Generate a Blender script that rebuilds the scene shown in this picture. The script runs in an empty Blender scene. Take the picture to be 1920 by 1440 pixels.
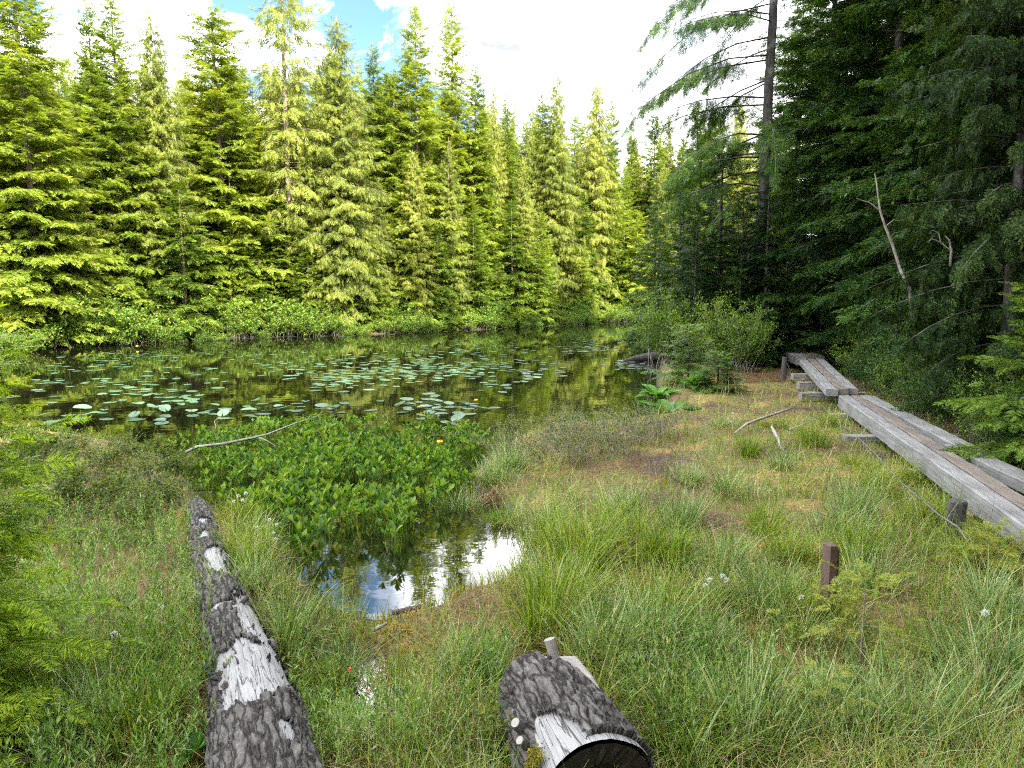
import bpy, math, random
import numpy as np
from mathutils import Vector, Matrix

R_ = math.radians
scene = bpy.context.scene
COL = scene.collection

# ------------------------------------------------------------------ camera
CAM_H = 2.2
PITCH = R_(7.14)
FPX = 1397.0            # focal length in photo pixels (1920 wide)
cam_data = bpy.data.cameras.new('camera')
cam = bpy.data.objects.new('camera', cam_data)
COL.objects.link(cam)
cam.location = (0, 0, CAM_H)
cam.rotation_euler = (math.pi / 2 - PITCH, 0, 0)
cam_data.sensor_width = 36.0
cam_data.lens = 36.0 * FPX / 1920.0
cam_data.clip_start = 0.05
cam_data.clip_end = 2000
scene.camera = cam

# ------------------------------------------------------------------ light
SUN_EL = R_(37)
SUN_AZ = R_(150)        # clockwise from +Y (north): behind the camera, to the right
sun_dir = Vector((math.sin(SUN_AZ) * math.cos(SUN_EL), math.cos(SUN_AZ) * math.cos(SUN_EL), math.sin(SUN_EL)))
sd = bpy.data.lights.new('sun', 'SUN')
sd.energy = 5.0
sd.angle = R_(0.5)
sd.color = (1.0, 0.93, 0.78)
sun = bpy.data.objects.new('sun', sd)
COL.objects.link(sun)
sun.rotation_euler = (-sun_dir).to_track_quat('-Z', 'Y').to_euler()

world = bpy.data.worlds.new('World')
scene.world = world
world.use_nodes = True
wn = world.node_tree
wn.nodes.clear()
def wnode(t, **kw):
    n = wn.nodes.new(t)
    for k, v in kw.items():
        setattr(n, k, v)
    return n
w_out = wnode('ShaderNodeOutputWorld')
w_bg = wnode('ShaderNodeBackground')
w_bg.inputs['Strength'].default_value = 0.15
w_sky = wnode('ShaderNodeTexSky', sky_type='NISHITA', sun_disc=False, sun_elevation=SUN_EL, sun_rotation=SUN_AZ,
              altitude=1200, air_density=1.0, dust_density=0.6, ozone_density=1.5)
w_tc = wnode('ShaderNodeTexCoord')
w_map = wnode('ShaderNodeMapping')
w_map.inputs['Scale'].default_value = (1.0, 1.0, 2.2)
w_map.inputs['Location'].default_value = (0.37, 0.1, 0.25)
w_n1 = wnode('ShaderNodeTexNoise')
w_n1.inputs['Scale'].default_value = 2.6
w_n1.inputs['Detail'].default_value = 9
w_n1.inputs['Roughness'].default_value = 0.58
w_n1.inputs['Distortion'].default_value = 0.25
w_r1 = wnode('ShaderNodeValToRGB')
w_r1.color_ramp.elements[0].position = 0.42
w_r1.color_ramp.elements[0].color = (0, 0, 0, 1)
w_r1.color_ramp.elements[1].position = 0.53
w_r1.color_ramp.elements[1].color = (1, 1, 1, 1)
w_n2 = wnode('ShaderNodeTexNoise')
w_n2.inputs['Scale'].default_value = 4.5
w_n2.inputs['Detail'].default_value = 7
w_r2 = wnode('ShaderNodeValToRGB')
w_r2.color_ramp.elements[0].position = 0.34
w_r2.color_ramp.elements[0].color = (1.35, 1.45, 1.62, 1)
w_r2.color_ramp.elements[1].position = 0.52
w_r2.color_ramp.elements[1].color = (13.5, 13.6, 13.8, 1)
w_mix = wnode('ShaderNodeMix', data_type='RGBA')
L = wn.links.new
L(w_tc.outputs['Generated'], w_map.inputs['Vector'])
L(w_map.outputs['Vector'], w_n1.inputs['Vector'])
L(w_map.outputs['Vector'], w_n2.inputs['Vector'])
L(w_n1.outputs['Fac'], w_r1.inputs['Fac'])
L(w_n2.outputs['Fac'], w_r2.inputs['Fac'])
L(w_r1.outputs['Color'], w_mix.inputs[0])
w_dim = wnode('ShaderNodeMix', data_type='RGBA', blend_type='MULTIPLY')
w_dim.inputs[0].default_value = 1.0
w_dim.inputs[7].default_value = (0.42, 0.50, 0.54, 1)
L(w_sky.outputs['Color'], w_dim.inputs[6])
L(w_dim.outputs[2], w_mix.inputs[6])
L(w_r2.outputs['Color'], w_mix.inputs[7])
L(w_mix.outputs[2], w_bg.inputs['Color'])
L(w_bg.outputs['Background'], w_out.inputs['Surface'])

scene.view_settings.view_transform = 'Standard'
scene.view_settings.look = 'None'
scene.view_settings.gamma = 1.0
scene.view_settings.exposure = 2.12
cy = scene.cycles
cy.max_bounces = 6
cy.diffuse_bounces = 3
cy.glossy_bounces = 3
cy.transmission_bounces = 3
cy.transparent_max_bounces = 4
cy.caustics_reflective = False
cy.caustics_refractive = False
cy.use_denoising = False
cy.denoising_prefilter = 'ACCURATE'
cy.pixel_filter_type = 'BLACKMAN_HARRIS'
cy.filter_width = 1.15
cy.sample_clamp_indirect = 6

# ------------------------------------------------------------------ layout helpers
def g(px, py, z=0.0):
    """point of the plane at height z seen at photo pixel (px, py)"""
    ang = math.atan((py - 720.0) / FPX) + PITCH
    cy_, sy_ = math.cos(PITCH), math.sin(PITCH)
    dx = (px - 960.0) / FPX
    dv = -(py - 720.0) / FPX
    d = Vector((dx, cy_ + dv * sy_, -sy_ + dv * cy_))
    t = (z - CAM_H) / d.z
    return Vector((d.x * t, d.y * t, z))
def at(px, py, Y):
    """point at depth Y (along world +Y) seen at photo pixel"""
    cy_, sy_ = math.cos(PITCH), math.sin(PITCH)
    dx = (px - 960.0) / FPX
    dv = -(py - 720.0) / FPX
    d = Vector((dx, cy_ + dv * sy_, -sy_ + dv * cy_))
    t = Y / d.y
    return Vector((d.x * t, Y, CAM_H + d.z * t))
def proj(P):
    """world points (N,3) -> photo pixels"""
    P = np.asarray(P, float)
    cy_, sy_ = math.cos(PITCH), math.sin(PITCH)
    z = P[:, 2] - CAM_H
    f = P[:, 1] * cy_ - z * sy_
    u = P[:, 1] * sy_ + z * cy_
    f = np.where(f < 0.05, 0.05, f)
    return 960 + FPX * P[:, 0] / f, 720 - FPX * u / f

_rs = np.random.RandomState(7)
_lat = _rs.rand(256, 256)
def vnoise(x, y, s=1.0, o=0.0):
    x = np.asarray(x, float) * s + 37.3 + o; y = np.asarray(y, float) * s + 91.7 + o * 1.7
    xi = np.floor(x).astype(int); yi = np.floor(y).astype(int)
    fx = x - xi; fy = y - yi
    fx = fx * fx * (3 - 2 * fx); fy = fy * fy * (3 - 2 * fy)
    a = _lat[xi % 256, yi % 256]; b = _lat[(xi + 1) % 256, yi % 256]
    c = _lat[xi % 256, (yi + 1) % 256]; d = _lat[(xi + 1) % 256, (yi + 1) % 256]
    return (a * (1 - fx) + b * fx) * (1 - fy) + (c * (1 - fx) + d * fx) * fy
def fbm(x, y, s=1.0, o=0.0, n=4):
    r = 0; a = 0.5; t = 0
    for i in range(n):
        r = r + a * vnoise(x, y, s, o + i * 13.1); t += a; a *= 0.5; s *= 2.03
    return r / t
def inpoly(x, y, poly):
    x = np.asarray(x, float); y = np.asarray(y, float)
    ins = np.zeros(x.shape, bool)
    n = len(poly)
    for i in range(n):
        x1, y1 = poly[i]; x2, y2 = poly[(i + 1) % n]
        c = ((y1 > y) != (y2 > y)) & (x < (x2 - x1) * (y - y1) / ((y2 - y1) + 1e-12) + x1)
        ins ^= c
    return ins
def pdist(x, y, poly):
    best = np.full(np.shape(x), 1e9)
    n = len(poly)
    for i in range(n):
        x1, y1 = poly[i]; x2, y2 = poly[(i + 1) % n]
        dx, dy = x2 - x1, y2 - y1
        t = np.clip(((x - x1) * dx + (y - y1) * dy) / (dx * dx + dy * dy + 1e-12), 0, 1)
        best = np.minimum(best, np.hypot(x - x1 - t * dx, y - y1 - t * dy))
    return np.where(inpoly(x, y, poly), -best, best)

FAR_SHORE = [(-120, 664), (0, 661), (110, 652), (250, 644), (400, 637), (520, 631), (700, 627), (850, 620), (1000, 613), (1110, 606), (1260, 601)]
def shoreY(px):
    xs = [p[0] for p in FAR_SHORE]; ys = [p[1] for p in FAR_SHORE]
    return g(px, float(np.interp(px, xs, ys))).y
POND_PX = FAR_SHORE + [(1300, 606), (1262, 640), (1240, 668), (1225, 700), (1222, 735), (1232, 760), (1290, 762), (1275, 778), (1200, 785), (1120, 795),
    (1020, 800), (955, 822), (905, 850), (868, 890), (880, 930), (930, 955), (985, 985), (975, 1020), (950, 1070), (900, 1100), (830, 1118),
    (790, 1140), (705, 1152), (640, 1140), (600, 1105), (560, 1060), (520, 1020), (470, 985), (420, 950), (380, 915), (345, 880), (310, 850),
    (230, 830), (120, 815), (0, 812), (-150, 830)]
pond_poly = [tuple(g(*p).xy) for p in POND_PX]
pond_poly += [(-26, 12), (-34, 20), (-30, 27)]
pool_poly = [tuple(g(*p).xy) for p in [(640, 1262), (690, 1250), (718, 1290), (722, 1340), (690, 1372), (652, 1350), (632, 1300)]]

def hgt(x, y):
    x = np.asarray(x, float); y = np.asarray(y, float)
    near = np.minimum(pdist(x, y, pond_poly), pdist(x, y, pool_poly))
    wob = (fbm(x, y, 2.2, 5) - 0.5) * 0.22
    d = near + wob * np.clip(14 - y, 0, 10) / 10
    land = np.clip(d / 0.4, 0, 1)
    land = land * land * (3 - 2 * land)
    h = -0.02 + 0.13 * land + (fbm(x, y, 1.3, 2) - 0.45) * 0.16 * land + (fbm(x, y, 5.0, 9) - 0.5) * 0.05 * land
    # forest floor rises away from the pond
    h = h + 0.035 * np.clip(x - 7.0 - 0.1 * y, 0, 60) + 0.03 * np.clip(-x - 5 , 0, 30) * np.clip((10 - y) / 4, 0, 1)
    far = np.clip(near - 2.0, 0, 90) * np.clip((y - 24) / 6, 0, 1)
    h = h + 0.035 * far
    wd = np.clip(-d / 1.2, 0, 1)
    h = np.where(d < 0, -0.02 - 0.55 * wd, h)
    return h
def hz(x, y):
    return float(hgt(np.array([x]), np.array([y]))[0])

# ------------------------------------------------------------------ object helpers
def tag(o, label=None, cat=None, group=None, kind=None):
    if label: o['label'] = label
    if cat: o['category'] = cat
    if group: o['group'] = group
    if kind: o['kind'] = kind
    return o
def empty(name, loc=(0, 0, 0), rz=0.0):
    o = bpy.data.objects.new(name, None)
    o.location = loc
    o.rotation_euler = (0, 0, rz)
    o.empty_display_size = 0.2
    COL.objects.link(o)
    return o
def link(name, me, mat=None, parent=None):
    if mat is not None and len(me.materials) == 0:
        me.materials.append(mat)
    o = bpy.data.objects.new(name, me)
    COL.objects.link(o)
    if parent is not None: o.parent = parent
    return o
def copy_tree(root, loc, rz=0.0, sc=(1, 1, 1), tilt=(0, 0)):
    c = root.copy(); COL.objects.link(c)
    c.location = loc; c.rotation_euler = (tilt[0], tilt[1], rz); c.scale = sc
    for ch in list(root.children):
        d = ch.copy(); COL.objects.link(d); d.parent = c
        for e in list(ch.children):
            f = e.copy(); COL.objects.link(f); f.parent = d
    return c

class MB:
    """collects vertices and faces with numpy; build() makes one mesh"""
    def __init__(s):
        s.v = []; s.f = {3: [], 4: []}; s.n = 0; s.mi = {3: [], 4: []}
    def add(s, v, f, mi=0):
        v = np.asarray(v, np.float32).reshape(-1, 3); f = np.asarray(f, np.int64)
        if len(f) == 0: return
        k = f.shape[1]
        s.v.append(v); s.f[k].append(f + s.n); s.mi[k].append(np.full(len(f), mi, np.int32)); s.n += len(v)
    def add2(s, v, fl, mi=0):
        v = np.asarray(v, np.float32).reshape(-1, 3)
        s.v.append(v)
        for f in fl:
            f = np.asarray(f, np.int64)
            if len(f): s.f[f.shape[1]].append(f + s.n); s.mi[f.shape[1]].append(np.full(len(f), mi, np.int32))
        s.n += len(v)
    def mesh(s, name, mats=(), smooth=False):
        me = bpy.data.meshes.new(name)
        v = np.concatenate(s.v)
        me.vertices.add(len(v)); me.vertices.foreach_set('co', v.ravel())
        parts = []; tot = []; mi = []
        for k in (3, 4):
            if s.f[k]:
                a = np.concatenate(s.f[k]); parts.append(a.ravel()); tot.append(np.full(len(a), k)); mi.append(np.concatenate(s.mi[k]))
        lv = np.concatenate(parts).astype(np.int32); tot = np.concatenate(tot)
        st = np.concatenate([[0], np.cumsum(tot)[:-1]]).astype(np.int32)
        me.loops.add(len(lv)); me.loops.foreach_set('vertex_index', lv)
        me.polygons.add(len(tot)); me.polygons.foreach_set('loop_start', st)
        me.polygons.foreach_set('material_index', np.concatenate(mi))
        me.polygons.foreach_set('use_smooth', np.full(len(tot), bool(smooth)))
        me.update(calc_edges=True)
        for m in mats: me.materials.append(m)
        return me
    def tube(s, pts, rad, n=8, mi=0, cap=True, jit=0.0, rng=None):
        pts = np.asarray(pts, float); m = len(pts)
        rad = np.broadcast_to(np.asarray(rad, float), (m,))
        t = np.gradient(pts, axis=0); t /= np.linalg.norm(t, axis=1)[:, None] + 1e-9
        ref = np.array([0, 0, 1.0]) if abs(t[0, 2]) < 0.8 else np.array([1.0, 0, 0])
        a = np.linspace(0, 2 * np.pi, n, endpoint=False)
        V = np.zeros((m, n, 3))
        for i in range(m):
            x = np.cross(ref, t[i]); x /= np.linalg.norm(x) + 1e-9
            y = np.cross(t[i], x); ref = y if abs(np.dot(y, t[i])) < 0.9 else ref
            ref = np.cross(x, t[i]) * -1
            r = rad[i] * (1 + (jit * (rng.rand(n) - 0.5) if rng is not None else 0))
            V[i] = pts[i] + (np.cos(a) * r)[:, None] * x + (np.sin(a) * r)[:, None] * y
            ref = y
        idx = np.arange(m * n).reshape(m, n)
        q = np.stack([idx[:-1], np.roll(idx[:-1], -1, 1), np.roll(idx[1:], -1, 1), idx[1:]], -1).reshape(-1, 4)
        V = V.reshape(-1, 3); fl = [q]
        if cap:
            V = np.concatenate([V, pts[:1], pts[-1:]])
            c0, c1 = m * n, m * n + 1
            tri = [(c0, (k + 1) % n, k) for k in range(n)] + [(c1, (m - 1) * n + k, (m - 1) * n + (k + 1) % n) for k in range(n)]
            fl.append(np.array(tri))
        s.add2(V, fl, mi)

def unit(a):
    return a / (np.linalg.norm(a, axis=-1, keepdims=True) + 1e-9)
def frames(d, up, roll=None):
    """stack of 3x3 matrices whose columns are x=d, y, z~up"""
    d = unit(np.asarray(d, float)); up = np.broadcast_to(np.asarray(up, float), d.shape)
    y = unit(np.cross(up, d)); z = np.cross(d, y)
    if roll is not None:
        c = np.cos(roll)[:, None]; s_ = np.sin(roll)[:, None]
        y, z = y * c + z * s_, z * c - y * s_
    return np.stack([d, y, z], -1)
def place(T, M, pos, sc):
    """T=(v,q): template placed with matrices M (K,3,3), positions (K,3), scales (K,) or (K,3)"""
    v, q = T
    K = len(pos)
    sc = np.asarray(sc, float)
    if sc.ndim == 1: vv = v[None] * sc[:, None, None]
    else: vv = v[None] * sc[:, None, :]
    V = np.einsum('kij,knj->kni', M, vv) + pos[:, None, :]
    Q = q[None] + (np.arange(K) * len(v))[:, None, None]
    return V.reshape(-1, 3), Q.reshape(-1, q.shape[1])

# leaf-like templates; every leaflet is a separate little kite-shaped quad
def kite(b, d, l, w, n=(0, 0, 1), mid=0.45, fold=0.0):
    b = np.array(b, float); d = unit(np.array(d, float)); n = np.array(n, float)
    s = unit(np.cross(n, d)) * w * 0.5
    m = b + d * l * mid
    return [b, m + s + n * fold, b + d * l, m - s + n * fold]
def quads(lst):
    v = np.array([p for k in lst for p in k], float)
    return v, np.arange(len(v)).reshape(-1, 4)
def spray_fir(rng, pairs, sub, w=0.055, ang=48, droop=0.16):
    """flat feathery spray of unit length along +x"""
    K = []
    def z(x): return -droop * x * x
    for i in range(pairs):
        x = 0.04 + 0.9 * i / pairs
        l = (0.46 * (1 - x) ** 0.8 + 0.10) * rng.uniform(0.75, 1.15)
        for sgn in (-1, 1):
            a = R_(ang + rng.uniform(-9, 9)) * sgn
            d = np.array([math.cos(a), math.sin(a), rng.uniform(-0.22, 0.1)])
            b = np.array([x, 0, z(x)])
            if sub == 0:
                K.append(kite(b, d, l, w * 2.0))
            else:
                nn = max(1, int(round(sub * l / 0.4)))
                for j in range(nn):
                    p = b + d * l * (0.08 + 0.8 * j / nn)
                    for s2 in (-1, 1):
                        a2 = a + s2 * R_(38 + rng.uniform(-8, 8))
                        d2 = np.array([math.cos(a2), math.sin(a2), rng.uniform(-0.3, 0.2)])
                        K.append(kite(p, d2, l * rng.uniform(0.30, 0.42) * (1 - 0.45 * j / nn), w * 0.8))
                K.append(kite(b + d * l * 0.5, d, l * 0.55, w * 0.8))
    K.append(kite((0.8, 0, z(0.8)), (1, 0, -0.3), 0.3, w * 1.3))
    if sub: K.append(kite((0, 0, 0.0), (1, 0, -0.1), 0.9, w * 0.5))
    return quads(K)
def spray_cedar(rng, pairs, w=0.035, near=False):
    """limp hanging spray of unit length along +x, narrow angles"""
    K = []
    for i in range(pairs):
        x = 0.03 + 0.85 * i / pairs
        l = (0.42 * (1 - x) + 0.13) * rng.uniform(0.7, 1.2)
        for sgn in (-1, 1):
            a = R_(rng.uniform(16, 40)) * sgn
            d = np.array([math.cos(a), math.sin(a), rng.uniform(-0.18, 0.18)])
            b = np.array([x, 0, rng.uniform(-0.02, 0.02)])
            if not near: K.append(kite(b, d, l, w * 2.2))
            else:
                for j in range(3):
                    p = b + d * l * (0.1 + 0.28 * j)
                    for s2 in (-1, 1):
                        a2 = a + s2 * R_(rng.uniform(18, 34))
                        K.append(kite(p, (math.cos(a2), math.sin(a2), rng.uniform(-.15, .15)), l * 0.45, w * 0.75))
    K.append(kite((0.75, 0, 0), (1, 0, 0), 0.35, w))
    return quads(K)
rngT = np.random.RandomState(3)
T_FIR_FAR = [spray_fir(rngT, 5, 0, w=0.07) for _ in range(3)]
T_FIR_NEAR = [spray_fir(rngT, 6, 3, w=0.075) for _ in range(3)]
T_FIR_CLOSE = [spray_fir(rngT, 14, 0, w=0.030, ang=60) for _ in range(3)]
T_CED_FAR = [spray_cedar(rngT, 5) for _ in range(3)]
T_CED_NEAR = [spray_cedar(rngT, 6, near=True) for _ in range(3)]

def conifer(seed, H, R, tr, nb, base=0.06, spray=0.5, temps=T_FIR_FAR, kind='fir', top_shoot=0.05, droop=0.5, dens=1.0,
            prof=0.75, gap=0.0, azf=None, low_pitch=-8, high_pitch=38, lean=(0, 0), lenf=None, trunk_n=8, twigk=0.40, bare=0.0):
    """trunk and crown meshes of a conifer standing at the origin"""
    rng = np.random.RandomState(seed)
    wood = MB(); crown = MB()
    nt = 16
    tz = np.linspace(0, 1, nt)
    bend = np.stack([np.cumsum(rng.normal(0, 0.012, nt)) * H * 0.09 + lean[0] * tz, np.cumsum(rng.normal(0, 0.012, nt)) * H * 0.09 + lean[1] * tz, tz * H], -1)
    bend[:, :2] -= bend[0, :2]
    bend[0, 2] = -0.5
    rr = tr * (1 - tz) ** 0.85 + 0.006 * H / 10
    rr[0] *= 1.35
    wood.tube(bend, rr, trunk_n, jit=0.12, rng=rng)
    def tp(t):
        return np.array([np.interp(t, tz, bend[:, 0]), np.interp(t, tz, bend[:, 1]), t * H])
    P = []; D = []; S = []; UP = []
    for b in range(nb):
        f = ((b + rng.rand()) / nb) ** 0.92
        t = base + (0.985 - base) * f
        if gap and vnoise(np.array([t * 9.0]), np.array([seed * 3.1]))[0] < gap: continue
        az = b * 2.399963 + rng.uniform(-0.5, 0.5)
        if azf is not None: az = azf(rng, az, f)
        Lb = R * ((1 - f) ** prof * (0.55 + 0.45 * min(1, (f + 0.02) / 0.14)) + top_shoot * (1 - f) + 0.02) * rng.uniform(0.6, 1.12)
        if lenf is not None: Lb *= lenf(az, f, rng)
        if Lb < 0.05: continue
        p0 = R_(low_pitch + (high_pitch - low_pitch) * f ** 1.3 + rng.uniform(-9, 9))
        n = 9
        s = np.linspace(0, 1, n)
        dr = R_(droop * 60 * (0.5 + 0.5 * rng.rand()))
        if kind == 'fir': pit = p0 - dr * s + dr * 0.55 * np.clip(s - 0.55, 0, 1) * 2.0
        else: pit = p0 + R_(8) - dr * 1.5 * s + R_(30) * np.clip(s - 0.75, 0, 1) * 4 * rng.rand()
        azs = az + np.cumsum(rng.normal(0, 0.05, n))
        dd = np.stack([np.cos(azs) * np.cos(pit), np.sin(azs) * np.cos(pit), np.sin(pit)], -1)
        pts = tp(t) + np.concatenate([[[0, 0, 0]], np.cumsum(dd[:-1] * (Lb / (n - 1)), 0)])
        wood.tube(pts[::2], (tr * 0.18 * (1 - f) + 0.0022 * H / 6) * np.array([1, .75, .5, .32, .12]) * min(1, Lb), 3 if H > 3 else 4, cap=False)
        # twigs
        sp = spray
        s0 = 0.12 + bare * rng.rand()
        nt_ = max(2, int(dens * Lb * (1 - s0) / (sp * 0.26)))
        ts = s0 + (1 - s0) * (np.arange(nt_) + rng.rand(nt_) * 0.8) / nt_
        side = np.where(np.arange(nt_) % 2 == 0, 1.0, -1.0)
        bp = np.stack([np.interp(ts, s, pts[:, k]) for k in range(3)], -1)
        bd = unit(np.stack([np.interp(ts, s, dd[:, k]) for k in range(3)], -1))
        tl = (Lb * twigk * (1 - ts) ** 0.75 * np.clip(ts * 3.2, 0.3, 1) + sp * 0.35) * rng.uniform(0.7, 1.15, nt_)
        an = side * np.radians(rng.uniform(38, 66, nt_))
        hx = unit(np.stack([-bd[:, 1], bd[:, 0], np.zeros(nt_)], -1))
        td = bd * np.cos(an)[:, None] + hx * np.sin(an)[:, None]
        if kind == 'cedar': td[:, 2] -= rng.uniform(0.15, 0.7, nt_)
        elif kind == 'hang': td[:, 2] -= rng.uniform(0.0, 0.7, nt_)
        else: td[:, 2] -= rng.uniform(0.0, 0.28, nt_)
        td = unit(td)
        k = 0
        while True:
            q = k * sp * 0.55
            m = tl - q > sp * 0.2
            if k == 0: m[:] = True
            if not m.any(): break
            pp = bp[m] + td[m] * q + np.array([0, 0, -1]) * (q * q * (0.25 if kind == 'fir' else 0.5))[..., None] if False else bp[m] + td[m] * q + np.array([0, 0, -1.0]) * (q * q * (0.22 if kind == 'fir' else 0.45) / max(Lb, .3))
            nd = td[m].copy()
            nd += rng.normal(0, 0.22, nd.shape)
            if kind == 'fir': nd[:, 2] -= 0.12 * k
            elif kind == 'cedar': nd[:, 2] -= rng.uniform(0.5, 2.6, m.sum())
            elif kind == 'hang': nd[:, 2] -= rng.uniform(0.2, 2.2, m.sum())
            P.append(pp); D.append(unit(nd))
            S.append(np.minimum(sp, np.maximum(sp * 0.45, tl[m] - q + sp * 0.2)) * rng.uniform(0.75, 1.25, m.sum()))
            k += 1
            if k > 12: break
        P.append(pts[-1:]); D.append(dd[-1:]); S.append(np.array([sp * 0.9 * min(1, Lb / sp + 0.2)]))
        if kind != 'fir' or rng.rand() < 0.5:
            m_ = max(1, nt_ // 2); k2 = rng.randint(0, nt_, m_)
            P.append(bp[k2]); d3 = bd[k2] + rng.normal(0, 0.3, (m_, 3)); d3[:, 2] += (0.1 if kind == 'fir' else -0.9)
            D.append(unit(d3)); S.append(np.full(m_, sp * 0.75))
    # leading shoot
    top = tp(0.99)
    for q in range(int(10 if H > 4 else 5)):
        a = rng.rand() * 6.28
        P.append(np.array([top - np.array([0, 0, rng.rand() * H * 0.05])])); D.append(unit(np.array([[math.cos(a) * 0.6, math.sin(a) * 0.6, 0.8]]))); S.append(np.array([spray * 0.45]))
    P = np.concatenate(P); D = np.concatenate(D); S = np.concatenate(S)
    if kind == 'fir':
        up = np.tile([0, 0, 1.0], (len(P), 1)); roll = rng.normal(0, 0.35, len(P))
    else:
        up = unit(np.stack([P[:, 0], P[:, 1], np.full(len(P), 0.6)], -1)); roll = rng.normal(0, 0.8, len(P))
    M = frames(D, up + 1e-3, roll)
    pick = rng.randint(0, len(temps), len(P))
    for i, T in enumerate(temps):
        k = pick == i
        if k.any():
            v, q = place(T, M[k], P[k], S[k]); crown.add(v, q)
    return wood.mesh('trunk', smooth=True), crown.mesh('crown')

# ------------------------------------------------------------------ materials
def mat(name):
    m = bpy.data.materials.new(name); m.use_nodes = True
    nt = m.node_tree; nt.nodes.clear()
    return m, nt
def N(nt, t, **kw):
    n = nt.nodes.new(t)
    for k, v in kw.items():
        if k.startswith('i_'):
            n.inputs[k[2:].replace('_', ' ')].default_value = v
        else: setattr(n, k, v)
    return n
def ramp(nt, stops, interp='LINEAR'):
    r = nt.nodes.new('ShaderNodeValToRGB'); cr = r.color_ramp; cr.interpolation = interp
    while len(cr.elements) < len(stops): cr.elements.new(0.5)
    for e, (p, c) in zip(cr.elements, stops):
        e.position = p; e.color = (*c, 1)
    return r
def foliage(name, cols, trans=0.30, rough=0.5, spec=0.3, nscale=0.5, objvar=0.25, tcol=1.35):
    """leaf material: colour differs from leaf to leaf, from plant to plant and slowly through the plant"""
    m, nt = mat(name); l = nt.links.new
    geo = N(nt, 'ShaderNodeNewGeometry'); tc = N(nt, 'ShaderNodeTexCoord')
    oi = N(nt, 'ShaderNodeObjectInfo')
    no = N(nt, 'ShaderNodeTexNoise', i_Scale=nscale, i_Detail=3.0)
    l(tc.outputs['Object'], no.inputs['Vector'])
    a = N(nt, 'ShaderNodeMath', operation='MULTIPLY_ADD'); a.inputs[1].default_value = 0.85
    l(geo.outputs['Random Per Island'], a.inputs[0])
    b = N(nt, 'ShaderNodeMath', operation='MULTIPLY_ADD'); b.inputs[1].default_value = 1.1; b.inputs[2].default_value = -0.47
    l(no.outputs['Fac'], b.inputs[0]); l(b.outputs[0], a.inputs[2])
    c = N(nt, 'ShaderNodeMath', operation='MULTIPLY_ADD'); c.inputs[1].default_value = objvar
    l(oi.outputs['Random'], c.inputs[0])
    d = N(nt, 'ShaderNodeMath', operation='SUBTRACT'); d.inputs[1].default_value = objvar * 0.5
    l(a.outputs[0], d.inputs[0]); l(d.outputs[0], c.inputs[2])
    n = len(cols)
    r = ramp(nt, [(0.05 + 0.9 * i / (n - 1), cc) for i, cc in enumerate(cols)])
    l(c.outputs[0], r.inputs['Fac'])
    p = N(nt, 'ShaderNodeBsdfPrincipled', i_Roughness=rough)
    p.inputs['Specular IOR Level'].default_value = spec
    l(r.outputs['Color'], p.inputs['Base Color'])
    t = N(nt, 'ShaderNodeBsdfTranslucent')
    tm = N(nt, 'ShaderNodeMix', data_type='RGBA', blend_type='MULTIPLY'); tm.inputs[0].default_value = 1.0
    tm.inputs[7].default_value = (tcol * 1.05, tcol, tcol * 0.45, 1)
    l(r.outputs['Color'], tm.inputs[6]); l(tm.outputs[2], t.inputs['Color'])
    mx = N(nt, 'ShaderNodeMixShader'); mx.inputs[0].default_value = trans
    l(p.outputs[0], mx.inputs[1]); l(t.outputs[0], mx.inputs[2])
    o = N(nt, 'ShaderNodeOutputMaterial'); l(mx.outputs[0], o.inputs['Surface'])
    return m
def barkmat(name, c0, c1, scale=(14, 14, 3), spots=None):
    m, nt = mat(name); l = nt.links.new
    tc = N(nt, 'ShaderNodeTexCoord'); mp = N(nt, 'ShaderNodeMapping'); mp.inputs['Scale'].default_value = scale
    l(tc.outputs['Object'], mp.inputs['Vector'])
    no = N(nt, 'ShaderNodeTexNoise', i_Scale=1.0, i_Detail=6.0, i_Roughness=0.65); l(mp.outputs[0], no.inputs['Vector'])
    r = ramp(nt, [(0.32, c0), (0.68, c1)]); l(no.outputs['Fac'], r.inputs['Fac'])
    col = r.outputs['Color']
    if spots:
        n2 = N(nt, 'ShaderNodeTexNoise', i_Scale=3.5, i_Detail=4.0); l(tc.outputs['Object'], n2.inputs['Vector'])
        r2 = ramp(nt, [(0.52, (0, 0, 0)), (0.62, (1, 1, 1))]); l(n2.outputs['Fac'], r2.inputs['Fac'])
        mx = N(nt, 'ShaderNodeMix', data_type='RGBA'); l(r2.outputs['Color'], mx.inputs[0]); l(col, mx.inputs[6]); mx.inputs[7].default_value = (*spots, 1)
        col = mx.outputs[2]
    p = N(nt, 'ShaderNodeBsdfPrincipled', i_Roughness=0.9); l(col, p.inputs['Base Color'])
    bu = N(nt, 'ShaderNodeBump', i_Strength=0.6, i_Distance=0.02); l(no.outputs['Fac'], bu.inputs['Height']); l(bu.outputs[0], p.inputs['Normal'])
    o = N(nt, 'ShaderNodeOutputMaterial'); l(p.outputs[0], o.inputs['Surface'])
    return m
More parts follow.
